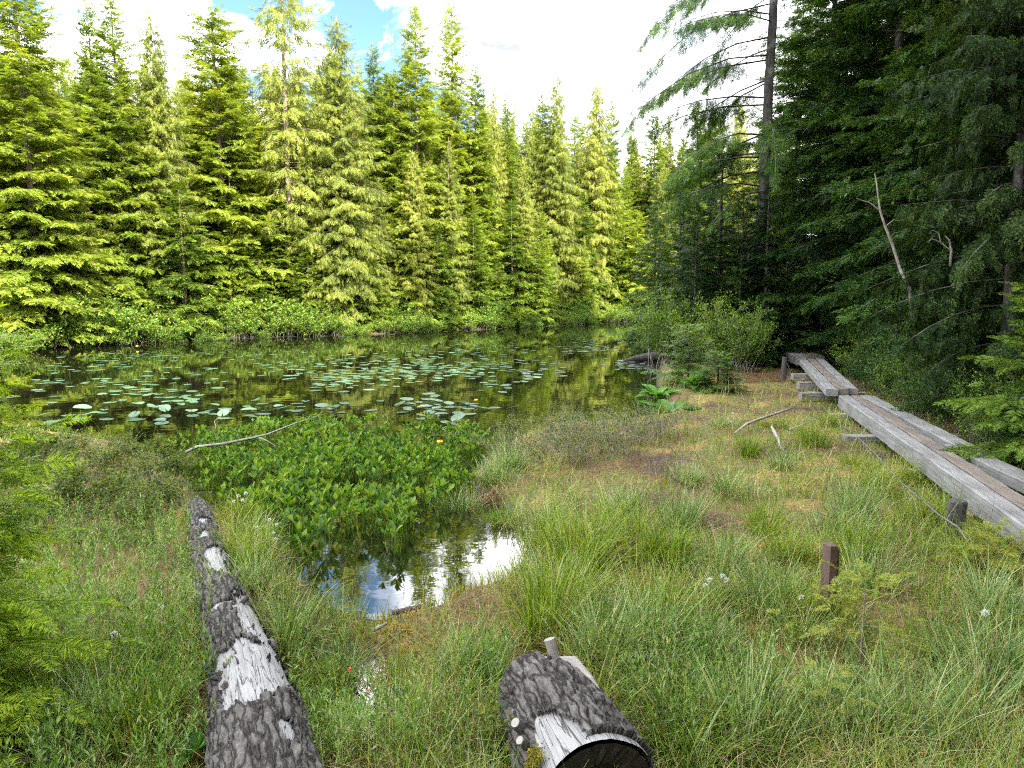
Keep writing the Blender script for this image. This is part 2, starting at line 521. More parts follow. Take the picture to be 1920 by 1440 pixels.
def plain(name, col, rough=0.7, var=0.25, scale=20.0, metal=0.0, bump=0.0, col2=None):
    m, nt = mat(name); l = nt.links.new
    tc = N(nt, 'ShaderNodeTexCoord')
    no = N(nt, 'ShaderNodeTexNoise', i_Scale=scale, i_Detail=5.0); l(tc.outputs['Object'], no.inputs['Vector'])
    c0 = tuple(c * (1 - var) for c in col); c1 = col2 or tuple(min(1, c * (1 + var)) for c in col)
    r = ramp(nt, [(0.3, c0), (0.7, c1)]); l(no.outputs['Fac'], r.inputs['Fac'])
    p = N(nt, 'ShaderNodeBsdfPrincipled', i_Roughness=rough, i_Metallic=metal); l(r.outputs['Color'], p.inputs['Base Color'])
    if bump:
        bu = N(nt, 'ShaderNodeBump', i_Strength=bump, i_Distance=0.01); l(no.outputs['Fac'], bu.inputs['Height']); l(bu.outputs[0], p.inputs['Normal'])
    o = N(nt, 'ShaderNodeOutputMaterial'); l(p.outputs[0], o.inputs['Surface'])
    return m
def timber(name, ca, cb, cc):
    """weathered timber, grain along local x"""
    m, nt = mat(name); l = nt.links.new
    tc = N(nt, 'ShaderNodeTexCoord'); oi = N(nt, 'ShaderNodeObjectInfo')
    mp = N(nt, 'ShaderNodeMapping'); mp.inputs['Scale'].default_value = (1.6, 60, 60)
    ad = N(nt, 'ShaderNodeVectorMath', operation='ADD'); l(tc.outputs['Object'], ad.inputs[0])
    cm = N(nt, 'ShaderNodeCombineXYZ'); ml = N(nt, 'ShaderNodeMath', operation='MULTIPLY'); ml.inputs[1].default_value = 31
    l(oi.outputs['Random'], ml.inputs[0]); l(ml.outputs[0], cm.inputs[0]); l(cm.outputs[0], ad.inputs[1])
    l(ad.outputs[0], mp.inputs['Vector'])
    no = N(nt, 'ShaderNodeTexNoise', i_Scale=1.0, i_Detail=7.0, i_Roughness=0.65, i_Distortion=0.4); l(mp.outputs[0], no.inputs['Vector'])
    r = ramp(nt, [(0.28, ca), (0.48, cb), (0.75, cc)]); l(no.outputs['Fac'], r.inputs['Fac'])
    n2 = N(nt, 'ShaderNodeTexNoise', i_Scale=2.3, i_Detail=5.0); l(ad.outputs[0], n2.inputs['Vector'])
    r2 = ramp(nt, [(0.35, (0.78, 0.78, 0.77)), (0.65, (1.1, 1.1, 1.1))]); l(n2.outputs['Fac'], r2.inputs['Fac'])
    mx = N(nt, 'ShaderNodeMix', data_type='RGBA', blend_type='MULTIPLY'); mx.inputs[0].default_value = 1
    l(r.outputs['Color'], mx.inputs[6]); l(r2.outputs['Color'], mx.inputs[7])
    p = N(nt, 'ShaderNodeBsdfPrincipled', i_Roughness=0.78); l(mx.outputs[2], p.inputs['Base Color'])
    bu = N(nt, 'ShaderNodeBump', i_Strength=0.55, i_Distance=0.006); l(no.outputs['Fac'], bu.inputs['Height']); l(bu.outputs[0], p.inputs['Normal'])
    o = N(nt, 'ShaderNodeOutputMaterial'); l(p.outputs[0], o.inputs['Surface'])
    return m

M_FIR = foliage('fir needles', [(0.045, 0.085, 0.014), (0.125, 0.195, 0.022), (0.20, 0.275, 0.032), (0.29, 0.33, 0.045)], objvar=0.5, trans=0.36, spec=0.12)
M_CED = foliage('cedar foliage', [(0.070, 0.098, 0.022), (0.165, 0.205, 0.034), (0.24, 0.275, 0.045), (0.31, 0.32, 0.065)], objvar=0.4, trans=0.36, spec=0.12)
M_FIRD = foliage('shaded fir needles', [(0.006, 0.017, 0.005), (0.015, 0.040, 0.011), (0.060, 0.130, 0.026), (0.135, 0.22, 0.04)], objvar=0.4, spec=0.08)  # darker copy of the fir colours; the forest's shade is put into them
M_CEDD = foliage('shaded cedar foliage', [(0.009, 0.020, 0.007), (0.018, 0.038, 0.012), (0.055, 0.095, 0.022), (0.11, 0.15, 0.035)], objvar=0.3, spec=0.05)  # cedar colours lowered, so the right bank's shade is in the tone itself
M_SHRUB = foliage('bright shrub leaves', [(0.045, 0.10, 0.016), (0.095, 0.19, 0.022), (0.16, 0.25, 0.03), (0.22, 0.27, 0.04)], nscale=1.5, objvar=0.4, trans=0.35)
M_BLUE = foliage('blueberry leaves', [(0.03, 0.06, 0.010), (0.07, 0.13, 0.016), (0.14, 0.19, 0.028), (0.22, 0.18, 0.045)], nscale=3, trans=0.3, spec=0.15)
M_LAUREL = foliage('bog laurel leaves', [(0.035, 0.09, 0.015), (0.09, 0.195, 0.026), (0.18, 0.29, 0.045), (0.34, 0.42, 0.18)], nscale=2, trans=0.3, rough=0.4, spec=0.5)
M_BUCK = foliage('buckbean leaves', [(0.03, 0.09, 0.010), (0.075, 0.175, 0.014), (0.15, 0.26, 0.020), (0.26, 0.33, 0.035)], nscale=3, trans=0.35, rough=0.45, spec=0.3)
M_GRASS = foliage('green grass blades', [(0.050, 0.105, 0.010), (0.135, 0.23, 0.018), (0.25, 0.34, 0.030), (0.42, 0.40, 0.13)], nscale=0.9, trans=0.35)
M_SEDGE = foliage('blue green sedge blades', [(0.055, 0.115, 0.025), (0.14, 0.24, 0.07), (0.27, 0.38, 0.14), (0.50, 0.52, 0.27)], nscale=0.9, trans=0.3)
M_STRAW = foliage('dry straw', [(0.14, 0.09, 0.045), (0.26, 0.18, 0.085), (0.38, 0.28, 0.13), (0.42, 0.32, 0.18)], nscale=1.2, trans=0.2)
M_YOUNG = foliage('young hemlock needles', [(0.11, 0.20, 0.012), (0.24, 0.37, 0.020), (0.36, 0.48, 0.03), (0.44, 0.52, 0.06)], nscale=1.5, trans=0.45, spec=0.15)
M_SAPL = foliage('yellowish sapling needles', [(0.10, 0.15, 0.02), (0.18, 0.24, 0.03), (0.27, 0.31, 0.045), (0.36, 0.29, 0.06)], nscale=3, trans=0.35, spec=0.15)
M_SKUNK = foliage('broad bright leaves', [(0.04, 0.13, 0.014), (0.07, 0.20, 0.02), (0.11, 0.26, 0.03)], nscale=3, trans=0.4, rough=0.35)
M_MOSS = foliage('yellow moss', [(0.10, 0.13, 0.02), (0.24, 0.22, 0.03), (0.38, 0.28, 0.04), (0.42, 0.24, 0.05)], nscale=1.5, trans=0.2, rough=0.8)
M_SPR = foliage('light spruce needles', [(0.03, 0.08, 0.02), (0.07, 0.15, 0.035), (0.14, 0.22, 0.05), (0.2, 0.27, 0.07)], nscale=2)
M_RED = foliage('brownish needles', [(0.10, 0.04, 0.02), (0.17, 0.07, 0.035), (0.24, 0.12, 0.06)], nscale=3, trans=0.1)
M_PAD = foliage('lily pad leaf', [(0.035, 0.085, 0.04), (0.06, 0.12, 0.065), (0.10, 0.17, 0.10)], nscale=1.0, trans=0.1, rough=0.42, spec=0.4, objvar=0.6)
M_BARK = barkmat('grey brown bark', (0.022, 0.018, 0.015), (0.085, 0.075, 0.066), spots=(0.14, 0.14, 0.13))
M_BARKF = barkmat('far trunk bark', (0.10, 0.075, 0.055), (0.26, 0.21, 0.16))
M_TWIG = plain('grey twigs', (0.22, 0.19, 0.16), 0.9, 0.4, 12)
M_PALE = plain('bleached wood', (0.27, 0.245, 0.22), 0.8, 0.25, 9)
M_WOOLY = plain('white cotton tuft', (0.8, 0.78, 0.72), 0.95, 0.08, 40)
M_YEL = plain('yellow petals', (0.75, 0.45, 0.01), 0.5, 0.1, 30)
M_ORG = plain('orange red leaf', (0.55, 0.07, 0.02), 0.5, 0.2, 30)
M_TIMB = timber('weathered silver timber', (0.075, 0.072, 0.068), (0.19, 0.187, 0.183), (0.29, 0.29, 0.295))
M_TIMB2 = timber('brownish worn plank', (0.07, 0.055, 0.043), (0.15, 0.125, 0.105), (0.22, 0.19, 0.165))
M_SLEEP = timber('dark sleeper timber', (0.06, 0.05, 0.045), (0.20, 0.18, 0.16), (0.38, 0.37, 0.35))
M_POST = timber('brown stained board', (0.060, 0.033, 0.026), (0.10, 0.058, 0.046), (0.15, 0.095, 0.08))
M_CABLE = plain('steel cable', (0.16, 0.16, 0.16), 0.5, 0.2, 40, metal=0.6)
M_RUST = plain('rusty cable', (0.22, 0.10, 0.07), 0.8, 0.3, 30)
M_LOGB = barkmat('dark rotten wood', (0.016, 0.013, 0.012), (0.095, 0.086, 0.084), scale=(38, 38, 38))

def ground_mat():
    m, nt = mat('bog ground'); l = nt.links.new
    tc = N(nt, 'ShaderNodeTexCoord')
    n1 = N(nt, 'ShaderNodeTexNoise', i_Scale=0.9, i_Detail=6.0, i_Roughness=0.6); l(tc.outputs['Object'], n1.inputs['Vector'])
    r1 = ramp(nt, [(0.30, (0.030, 0.022, 0.015)), (0.40, (0.10, 0.062, 0.03)), (0.46, (0.15, 0.10, 0.035)), (0.53, (0.10, 0.12, 0.018)), (0.60, (0.26, 0.165, 0.06)), (0.66, (0.13, 0.15, 0.02))])
    l(n1.outputs['Fac'], r1.inputs['Fac'])
    n2 = N(nt, 'ShaderNodeTexNoise', i_Scale=28.0, i_Detail=6.0, i_Roughness=0.7); l(tc.outputs['Object'], n2.inputs['Vector'])
    r2 = ramp(nt, [(0.3, (0.35, 0.33, 0.3)), (0.7, (1.5, 1.45, 1.4))]); l(n2.outputs['Fac'], r2.inputs['Fac'])
    mx = N(nt, 'ShaderNodeMix', data_type='RGBA', blend_type='MULTIPLY'); mx.inputs[0].default_value = 1
    l(r1.outputs['Color'], mx.inputs[6]); l(r2.outputs['Color'], mx.inputs[7])
    # ground under water is dark peat: by height
    ge = N(nt, 'ShaderNodeSeparateXYZ'); l(tc.outputs['Object'], ge.inputs[0])
    mr = N(nt, 'ShaderNodeMapRange'); mr.inputs['From Min'].default_value = 0.0; mr.inputs['From Max'].default_value = 0.06
    l(ge.outputs['Z'], mr.inputs['Value'])
    mx2 = N(nt, 'ShaderNodeMix', data_type='RGBA'); l(mr.outputs[0], mx2.inputs[0]); mx2.inputs[6].default_value = (0.022, 0.017, 0.012, 1)
    l(mx.outputs[2], mx2.inputs[7])
    p = N(nt, 'ShaderNodeBsdfPrincipled', i_Roughness=0.9); l(mx2.outputs[2], p.inputs['Base Color'])
    bu = N(nt, 'ShaderNodeBump', i_Strength=0.9, i_Distance=0.03); l(n2.outputs['Fac'], bu.inputs['Height']); l(bu.outputs[0], p.inputs['Normal'])
    o = N(nt, 'ShaderNodeOutputMaterial'); l(p.outputs[0], o.inputs['Surface'])
    return m
def water_mat():
    m, nt = mat('dark pond water'); l = nt.links.new
    tc = N(nt, 'ShaderNodeTexCoord'); mp = N(nt, 'ShaderNodeMapping'); mp.inputs['Scale'].default_value = (1.0, 1.6, 1)
    l(tc.outputs['Object'], mp.inputs['Vector'])
    no = N(nt, 'ShaderNodeTexNoise', i_Scale=2.2, i_Detail=3.0); l(mp.outputs[0], no.inputs['Vector'])
    bu = N(nt, 'ShaderNodeBump', i_Strength=0.06, i_Distance=0.02); l(no.outputs['Fac'], bu.inputs['Height'])
    p = N(nt, 'ShaderNodeBsdfPrincipled', i_Roughness=0.008, i_IOR=1.95)
    p.inputs['Base Color'].default_value = (0.006, 0.006, 0.003, 1)
    p.inputs['Specular IOR Level'].default_value = 1.0
    l(bu.outputs[0], p.inputs['Normal'])
    o = N(nt, 'ShaderNodeOutputMaterial'); l(p.outputs[0], o.inputs['Surface'])
    return m
M_GROUND = ground_mat(); M_WATER = water_mat()

# ------------------------------------------------------------------ ground and water
def axis(lo, hi, dense0, dense1, step, grow=1.25):
    a = list(np.arange(dense0, dense1 + 1e-6, step))
    s = step; x = a[-1]
    while x < hi: s *= grow; x += min(s, 25); a.append(x)
    s = step; x = a[0]; b = []
    while x > lo: s *= grow; x -= min(s, 25); b.append(x)
    return np.array(b[::-1] + a)
xs = axis(-260, 260, -9, 13, 0.085); ys = axis(-120, 330, 1.6, 20, 0.085)
X, Y = np.meshgrid(xs, ys)
Z = hgt(X.ravel(), Y.ravel()).reshape(X.shape)
gm = MB()
idx = np.arange(X.size).reshape(X.shape)
gm.add(np.stack([X.ravel(), Y.ravel(), Z.ravel()], -1), np.stack([idx[:-1, :-1], idx[:-1, 1:], idx[1:, 1:], idx[1:, :-1]], -1).reshape(-1, 4))
tag(link('ground', gm.mesh('ground', smooth=True), M_GROUND), kind='structure')
wm = MB()
wm.add([(-45, 3.2, 0), (14, 3.2, 0), (14, 75, 0), (-45, 75, 0)], [(0, 1, 2, 3)])
tag(link('pond_water', wm.mesh('pond_water'), M_WATER), kind='structure')

# ------------------------------------------------------------------ blade fields
def blades(mb, pos, az, L, lean, curve, w, nseg=3):
    """curved tapering grass blades"""
    n = len(pos)
    s = np.linspace(0, 1, nseg + 1)
    th = lean[:, None] + curve[:, None] * s[None]           # angle from vertical
    ds = (L / nseg)[:, None]
    r = np.concatenate([np.zeros((n, 1)), np.cumsum(np.sin(th[:, :-1]) * ds, 1)], 1)
    z = np.concatenate([np.zeros((n, 1)), np.cumsum(np.cos(th[:, :-1]) * ds, 1)], 1)
    c, s_ = np.cos(az)[:, None], np.sin(az)[:, None]
    ctr = np.stack([pos[:, 0:1] + r * c, pos[:, 1:2] + r * s_, pos[:, 2:3] + z], -1)
    ta = az + np.random.RandomState(n % 9999).uniform(0.3, 2.8, n)
    side = np.stack([np.cos(ta), np.sin(ta), np.zeros(n)], -1)[:, None, :]
    wd = (w[:, None] * (1 - s[None] ** 1.6) * 0.5 + 0.0004)[..., None]
    V = np.stack([ctr - side * wd, ctr + side * wd], 2).reshape(n, -1, 3)
    k = np.arange(nseg) * 2
    q = np.stack([k, k + 1, k + 3, k + 2], -1)
    Q = q[None] + (np.arange(n) * (2 * (nseg + 1)))[:, None, None]
    mb.add(V.reshape(-1, 3), Q.reshape(-1, 4))

def tuft(mb, rng, cx, cy, n, h, spread, cz=None, splay=0.9, w=0.004, flop=0.9):
    a = rng.uniform(0, 2 * np.pi, n); r = spread * np.sqrt(rng.rand(n))
    px = cx + r * np.cos(a); py = cy + r * np.sin(a)
    pz = hgt(px, py) - 0.01 if cz is None else np.full(n, cz)
    L_ = h * rng.uniform(0.55, 1.15, n)
    lean = (r / spread) * splay * rng.uniform(0.3, 1.0, n) * 0.8
    curve = rng.uniform(0.15, 1.0, n) * flop
    az = a + rng.normal(0, 0.5, n)
    blades(mb, np.stack([px, py, pz], -1), az, L_, lean, curve, w * rng.uniform(0.6, 1.3, n))

rng = np.random.RandomState(11)
# areas (photo pixels on the ground)
A_BUCK = [(335, 860), (400, 835), (500, 812), (620, 806), (760, 812), (880, 818), (905, 845), (870, 890), (880, 925), (860, 950), (800, 940), (745, 1010), (700, 985), (640, 1000), (590, 985),
          (590, 1040), (530, 1010), (450, 975), (380, 930)]
A_BLUE = [(60, 820), (240, 828), (330, 850), (370, 890), (350, 960), (260, 1000), (150, 1010), (60, 1040), (-60, 1060), (-60, 830)]
A_TAN = [(1060, 890), (1130, 850), (1260, 838), (1330, 855), (1270, 890), (1200, 925), (1100, 930)]
A_MOSSY = [(690, 1180), (760, 1145), (840, 1165), (800, 1230), (740, 1290), (690, 1290)]
A_MUD = [(1600, 1090), (1680, 1080), (1720, 1150), (1690, 1190), (1610, 1170)]
A_BARE = [(1350, 690), (1450, 680), (1470, 720), (1420, 740), (1360, 735)]
A_SHR = [(900, 830), (1010, 790), (1200, 785), (1235, 830), (1180, 880), (1040, 890), (940, 870)]
LOG_L = [(362, 940), (392, 940), (455, 1080), (505, 1200), (535, 1290), (570, 1440), (430, 1440), (412, 1260), (376, 1080)]
LOG_R = [(940, 1250), (1010, 1215), (1180, 1350), (1220, 1440), (1000, 1440)]

def scatter(n, x0, x1, y0, y1):
    x = rng.uniform(x0, x1, n); y = rng.uniform(y0, y1, n)
    return x, y
def landmask(x, y, margin=0.12):
    return (pdist(x, y, pond_poly) > margin) & (pdist(x, y, pool_poly) > 0.02)
def pxof(x, y):
    return proj(np.stack([x, y, hgt(x, y)], -1))

def soft(px, py, boxes):
    d = np.zeros(px.shape)
    for (cx, cy, rx, ry, s) in boxes:
        d = np.maximum(d, s * np.clip(1.6 - np.hypot((px - cx) / rx, (py - cy) / ry) * 1.3, 0, 1))
    return d
def d_laurel(x, y):
    px, py = pxof(x, y)
    d = soft(px, py, [(150, 1200, 260, 260, 1), (250, 1050, 170, 120, 1), (60, 1400, 300, 150, .8), (620, 1350, 170, 130, .8), (700, 1420, 200, 60, .7), (950, 1310, 90, 60, 0.9), (1150, 1330, 160, 130, .35),
                      (1300, 1330, 200, 120, .9), (1250, 1220, 80, 60, .5), (1480, 1330, 180, 100, .6), (300, 1380, 150, 80, .8), (330, 1120, 60, 80, .7), (1060, 1330, 60, 60, .5), (1180, 1240, 60, 60, .5), (460, 1300, 60, 100, .5)])
    d *= np.where(inpoly(px, py, LOG_L) | inpoly(px, py, LOG_R), 0.0, 1)
    return d * np.clip((fbm(x, y, 2.2, 90) - 0.25) * 3, 0.1, 1)
def d_moss(x, y):
    px, py = pxof(x, y)
    return soft(px, py, [(745, 1210, 80, 80, 1.3), (360, 1200, 50, 80, .8), (395, 960, 30, 40, .9), (900, 1380, 110, 90, .8), (1250, 1300, 140, 70, .6), (1050, 1250, 60, 40, .4), (450, 1000, 40, 60, .5), (1450, 1370, 160, 60, .5), (250, 1200, 80, 60, .35), (1170, 900, 90, 40, .5), (380, 1310, 40, 50, .6), (800, 1350, 90, 80, .35),
                         (1650, 1320, 150, 60, .45), (1380, 1000, 120, 40, .3), (600, 1260, 60, 50, .5), (1200, 1430, 100, 40, .5)])
# low turf of short grass everywhere near; long curved blades in loose patches
def turf(name, label, cat, material, n, hmin, hmax, wid, mask_fn, flop=1.3, y0=2.2, y1=19, x0=-9, x1=10, clump=True):
    # more blades close to the camera, spread evenly in the picture
    u = rng.rand(n); y = 1.0 / (1.0 / y0 + u * (1.0 / y1 - 1.0 / y0)) if clump else rng.uniform(y0, y1, n)
    x = rng.uniform(-1, 1, n) * (0.78 * y + 0.9)
    ok = (x > x0) & (x < x1) & landmask(x, y)
    x = x[ok]; y = y[ok]
    pr = mask_fn(x, y)
    ok = rng.rand(len(x)) < pr
    x = x[ok]; y = y[ok]
    h = rng.uniform(hmin, hmax, len(x)) * (0.65 + 0.7 * fbm(x, y, 1.1, 33))
    mb = MB()
    wsc = np.clip(0.55 + y * 0.11, 0.8, 2.4)
    blades(mb, np.stack([x, y, hgt(x, y) - 0.01], -1), rng.uniform(0, 6.28, len(x)), h, rng.uniform(0.02, 0.6, len(x)), rng.uniform(0.1, 1, len(x)) * flop, wid * rng.uniform(0.6, 1.3, len(x)) * wsc)
    return tag(link(name, mb.mesh(name), material), label, cat, kind='stuff')

def m_green(x, y):
    px, py = pxof(x, y)
    d = (0.45 + 0.9 * np.clip((fbm(x, y, 0.9, 3) - 0.36) * 4, 0, 1)) * np.where(y < 5.5, 0.6, 1.0)
    d *= np.where(inpoly(px, py, A_TAN), 0.10, 1); d *= np.where(inpoly(px, py, A_MUD), 0.12, 1); d *= np.where(inpoly(px, py, A_BARE), 0.1, 1)
    d *= 1 - 0.85 * np.clip(d_moss(x, y), 0, 1); d *= 1 - 0.85 * np.clip(d_laurel(x, y), 0, 1); d *= np.where(inpoly(px, py, A_BLUE), 0.4, 1)
    d *= np.where(inpoly(px, py, LOG_L) | inpoly(px, py, LOG_R), 0.0, 1)
    d *= np.where(x > 4.6 + 0.33 * (y - 5), 0.15, 1)
    return d
def m_straw(x, y):
    px, py = pxof(x, y)
    d = 0.15 + 0.8 * np.clip((0.52 - fbm(x, y, 0.9, 3)) * 4, 0, 1) + 0.35 * (y < 6)
    d = np.where(inpoly(px, py, A_TAN), 1, d); d = np.where(inpoly(px, py, A_MUD), 0.7, d)
    d *= np.where(inpoly(px, py, LOG_L) | inpoly(px, py, LOG_R), 0.0, 1)
    return d
turf('short_grass', 'short green bog grass covering the ground between tussocks', 'grass', M_GRASS, 120000, 0.05, 0.19, 0.0052, m_green)
turf('dry_grass', 'dead straw coloured grass lying among the green', 'dry grass', M_STRAW, 46000, 0.05, 0.18, 0.0044, m_straw, flop=2.2)
def m_long(x, y):
    px, py = pxof(x, y)
    keep = np.clip((pdist(x, y, pond_poly) - 0.12) / 0.5, 0.0, 1.0) if len(x) else 1
    d = np.clip((fbm(x, y, 1.2, 71) - 0.40) * 3.5, 0.05, 1) * np.where((px > 540) & (px < 960) & (py > 1060), keep, 1)
    d *= np.where((px < 350) & (py < 1030), 0.1, 1) * np.where((px < 360) & (py > 1030), 0.45, 1) * (1 - 0.5 * np.clip(d_laurel(x, y), 0, 1))
    d *= np.where(inpoly(px, py, A_TAN) | inpoly(px, py, A_MUD) | inpoly(px, py, A_BARE) | inpoly(px, py, A_MOSSY), 0.08, 1)
    d *= np.where(inpoly(px, py, LOG_L) | inpoly(px, py, LOG_R), 0.0, 1)
    d *= np.where(x > 4.5 + 0.33 * (y - 5), 0.1, 1)
    return d
turf('long_grass', 'long arching green grass blades through the bog', 'grass', M_GRASS, 26000, 0.20, 0.46, 0.0046, m_long, flop=1.9)
turf('sedge_blades', 'thin blue green sedge blades mixed through the bog', 'sedge', M_SEDGE, 40000, 0.14, 0.38, 0.0036, m_long, flop=1.2)

# ------------------------------------------------------------------ tussocks: individual things
tuss = []
for i in range(12):
    r_ = np.random.RandomState(100 + i); mb = MB()
    for j in range(4):
        oa = r_.uniform(0, 6.28); od = r_.uniform(0.02, 0.16)
        tuft(mb, r_, od * math.cos(oa), od * math.sin(oa), int(r_.uniform(55, 130)), r_.uniform(0.22, 0.38), r_.uniform(0.06, 0.13), cz=0.0, splay=r_.uniform(0.6, 1.5), w=0.0048, flop=r_.uniform(0.6, 1.9))
    if True:
        mb2 = MB(); tuft(mb2, r_, 0, 0, 90, 0.26, 0.17, cz=0.0, splay=1.9, w=0.0045, flop=2.2)
        for v_ in mb2.v: pass
        mb.v.append(mb2.v[0]); mb.f[4].append(mb2.f[4][0] + mb.n); mb.mi[4].append(np.full(len(mb2.f[4][0]), 1, np.int32)); mb.n += len(mb2.v[0])
    tuss.append(mb.mesh('tussock'))
for i, me in enumerate(tuss): me.materials.append(M_SEDGE if i % 2 == 0 else M_GRASS); me.materials.append(M_STRAW)
# pixel position of the base, scale, kind (0 sedge / 1 green)
TUS = [(880, 1275, 1.05, 0), (1010, 1180, 1.1, 1), (1090, 1060, 1.3, 1), (1210, 1055, 1.2, 1), (1290, 985, 1.0, 0), (1020, 1040, 1.0, 1), (1180, 960, 1.0, 0), (1340, 1080, 1.1, 0),
       (1440, 1150, 1.15, 0), (1390, 1140, 1.0, 0), (1480, 1190, 1.0, 0), (1180, 1210, 1.1, 0), (1120, 1250, 1.0, 0), (1240, 1170, 1.0, 1), (1600, 960, 1.1, 0), (1560, 1000, 1.0, 0), (1500, 1060, 1.0, 1),
       (1650, 1110, 0.9, 0), (1880, 1180, 1.2, 0), (1850, 1130, 1.0, 0), (1900, 1270, 1.2, 0), (1835, 1290, 1.15, 0), (1780, 1400, 1.1, 0), (1640, 920, 0.9, 1), (1700, 900, 0.9, 1), (1620, 1060, 1.0, 1),
       (1440, 990, 1.0, 1), (1380, 930, 1.0, 0), (1460, 880, 0.9, 0), (1300, 900, 0.9, 0), (920, 900, 1.1, 0), (880, 930, 1.0, 0), (960, 880, 1.0, 0), (1000, 960, 1.0, 0), (940, 960, 0.9, 1), (1150, 1010, 0.9, 1),
       (478, 1130, 1.0, 0), (515, 1215, 1.1, 0), (480, 1010, 0.9, 0), (480, 1060, 0.9, 1), (600, 1250, 0.8, 1), (460, 960, 0.8, 1), (440, 1050, 0.9, 1), (640, 1230, 0.9, 0),
       (1040, 1400, 1.0, 1), (1250, 1400, 1.0, 0), (1330, 1420, 1.1, 1), (1450, 1400, 1.1, 0), (1560, 1390, 1.1, 0), (1680, 1400, 1.1, 0), (890, 1260, 0.9, 1), (1010, 1110, 0.9, 0), (1060, 1140, 1.1, 1),
       (240, 1300, 0.9, 1), (180, 1400, 1.0, 0), (300, 1390, 0.9, 1), (120, 1250, 0.8, 0), (1540, 1160, 1.0, 1), (1320, 1230, 0.9, 0), (1740, 980, 0.9, 1), (1600, 870, 0.85, 1), (1520, 840, 0.8, 1),
       (1450, 800, 0.7, 1), (1350, 800, 0.7, 0), (1560, 800, 0.8, 1), (1400, 850, 0.8, 1), (740, 1240, 0.7, 1), (1810, 1060, 0.8, 1), (1280, 1320, 0.8, 1), (1760, 1240, 0.8, 1)]
TUI = []
LBL = {(0, 0): 'blue green sedge tussock with arching blades on the right side of the bog', (0, 1): 'yellow green grass tussock with upright blades on the right side of the bog',
       (1, 0): 'blue green sedge tussock beside the mossy fallen log on the left', (1, 1): 'yellow green grass tussock near the left fallen log',
       }
for i, (px, py, s, k) in enumerate(TUS):
    p = g(px, py, 0.12); z = hz(p.x, p.y)
    me = tuss[((i * 5) % 6) * 2 + k]
    o = bpy.data.objects.new('grass_tussock', me); COL.objects.link(o)
    o.location = (p.x, p.y, z - 0.02); o.rotation_euler = (0, 0, i * 1.7); s *= 1.0 + 0.35 * ((i * 29) % 10) / 10; o.scale = (s, s, s * (0.9 + 0.3 * ((i * 37) % 10) / 10))
    left = 1 if px < 800 else 0
    if i == 0:
        tag(o, 'dense blue green tussock just left of the cut log end', 'tussock')
    else:
        tag(o, LBL[(left, k)], 'tussock', group=['sedge', 'green grass'][k] + ' tussocks ' + ('by the left log' if left else 'on the right bog'))
        TUI.append((o, px, py, ['blue green sedge', 'yellow green grass'][k]))

ORD = ['nearest', 'second nearest', 'third nearest', 'fourth nearest', 'fifth nearest', 'sixth nearest', 'seventh nearest', 'eighth nearest']
def by_landmark(items, marks, fmt, axes='xy'):
    """items: (object, px, py, word); a label of its own for each, by the nearest landmark"""
    G_ = {}
    for (o, px, py, w) in items:
        dx, dy, nm = min([(px - mx, py - my, nm) for (mx, my, nm) in marks], key=lambda t: math.hypot(t[0], t[1] * (1 if axes == 'xy' else 0)))
        if axes == 'x' or abs(dx) > abs(dy) * 1.2: side = 'left of' if dx < 0 else 'right of'
        else: side = 'behind' if dy < 0 else 'in front of'
        G_.setdefault((nm, side, w), []).append((math.hypot(dx, dy if axes == 'xy' else 0), o))
    for (nm, side, w), L_ in G_.items():
        L_.sort(key=lambda t: t[0])
        for i, (_, o) in enumerate(L_):
            o['label'] = fmt.format(o=(ORD[min(i, 7)] + ' ' if len(L_) > 1 else ''), w=w, s=side, m=nm)
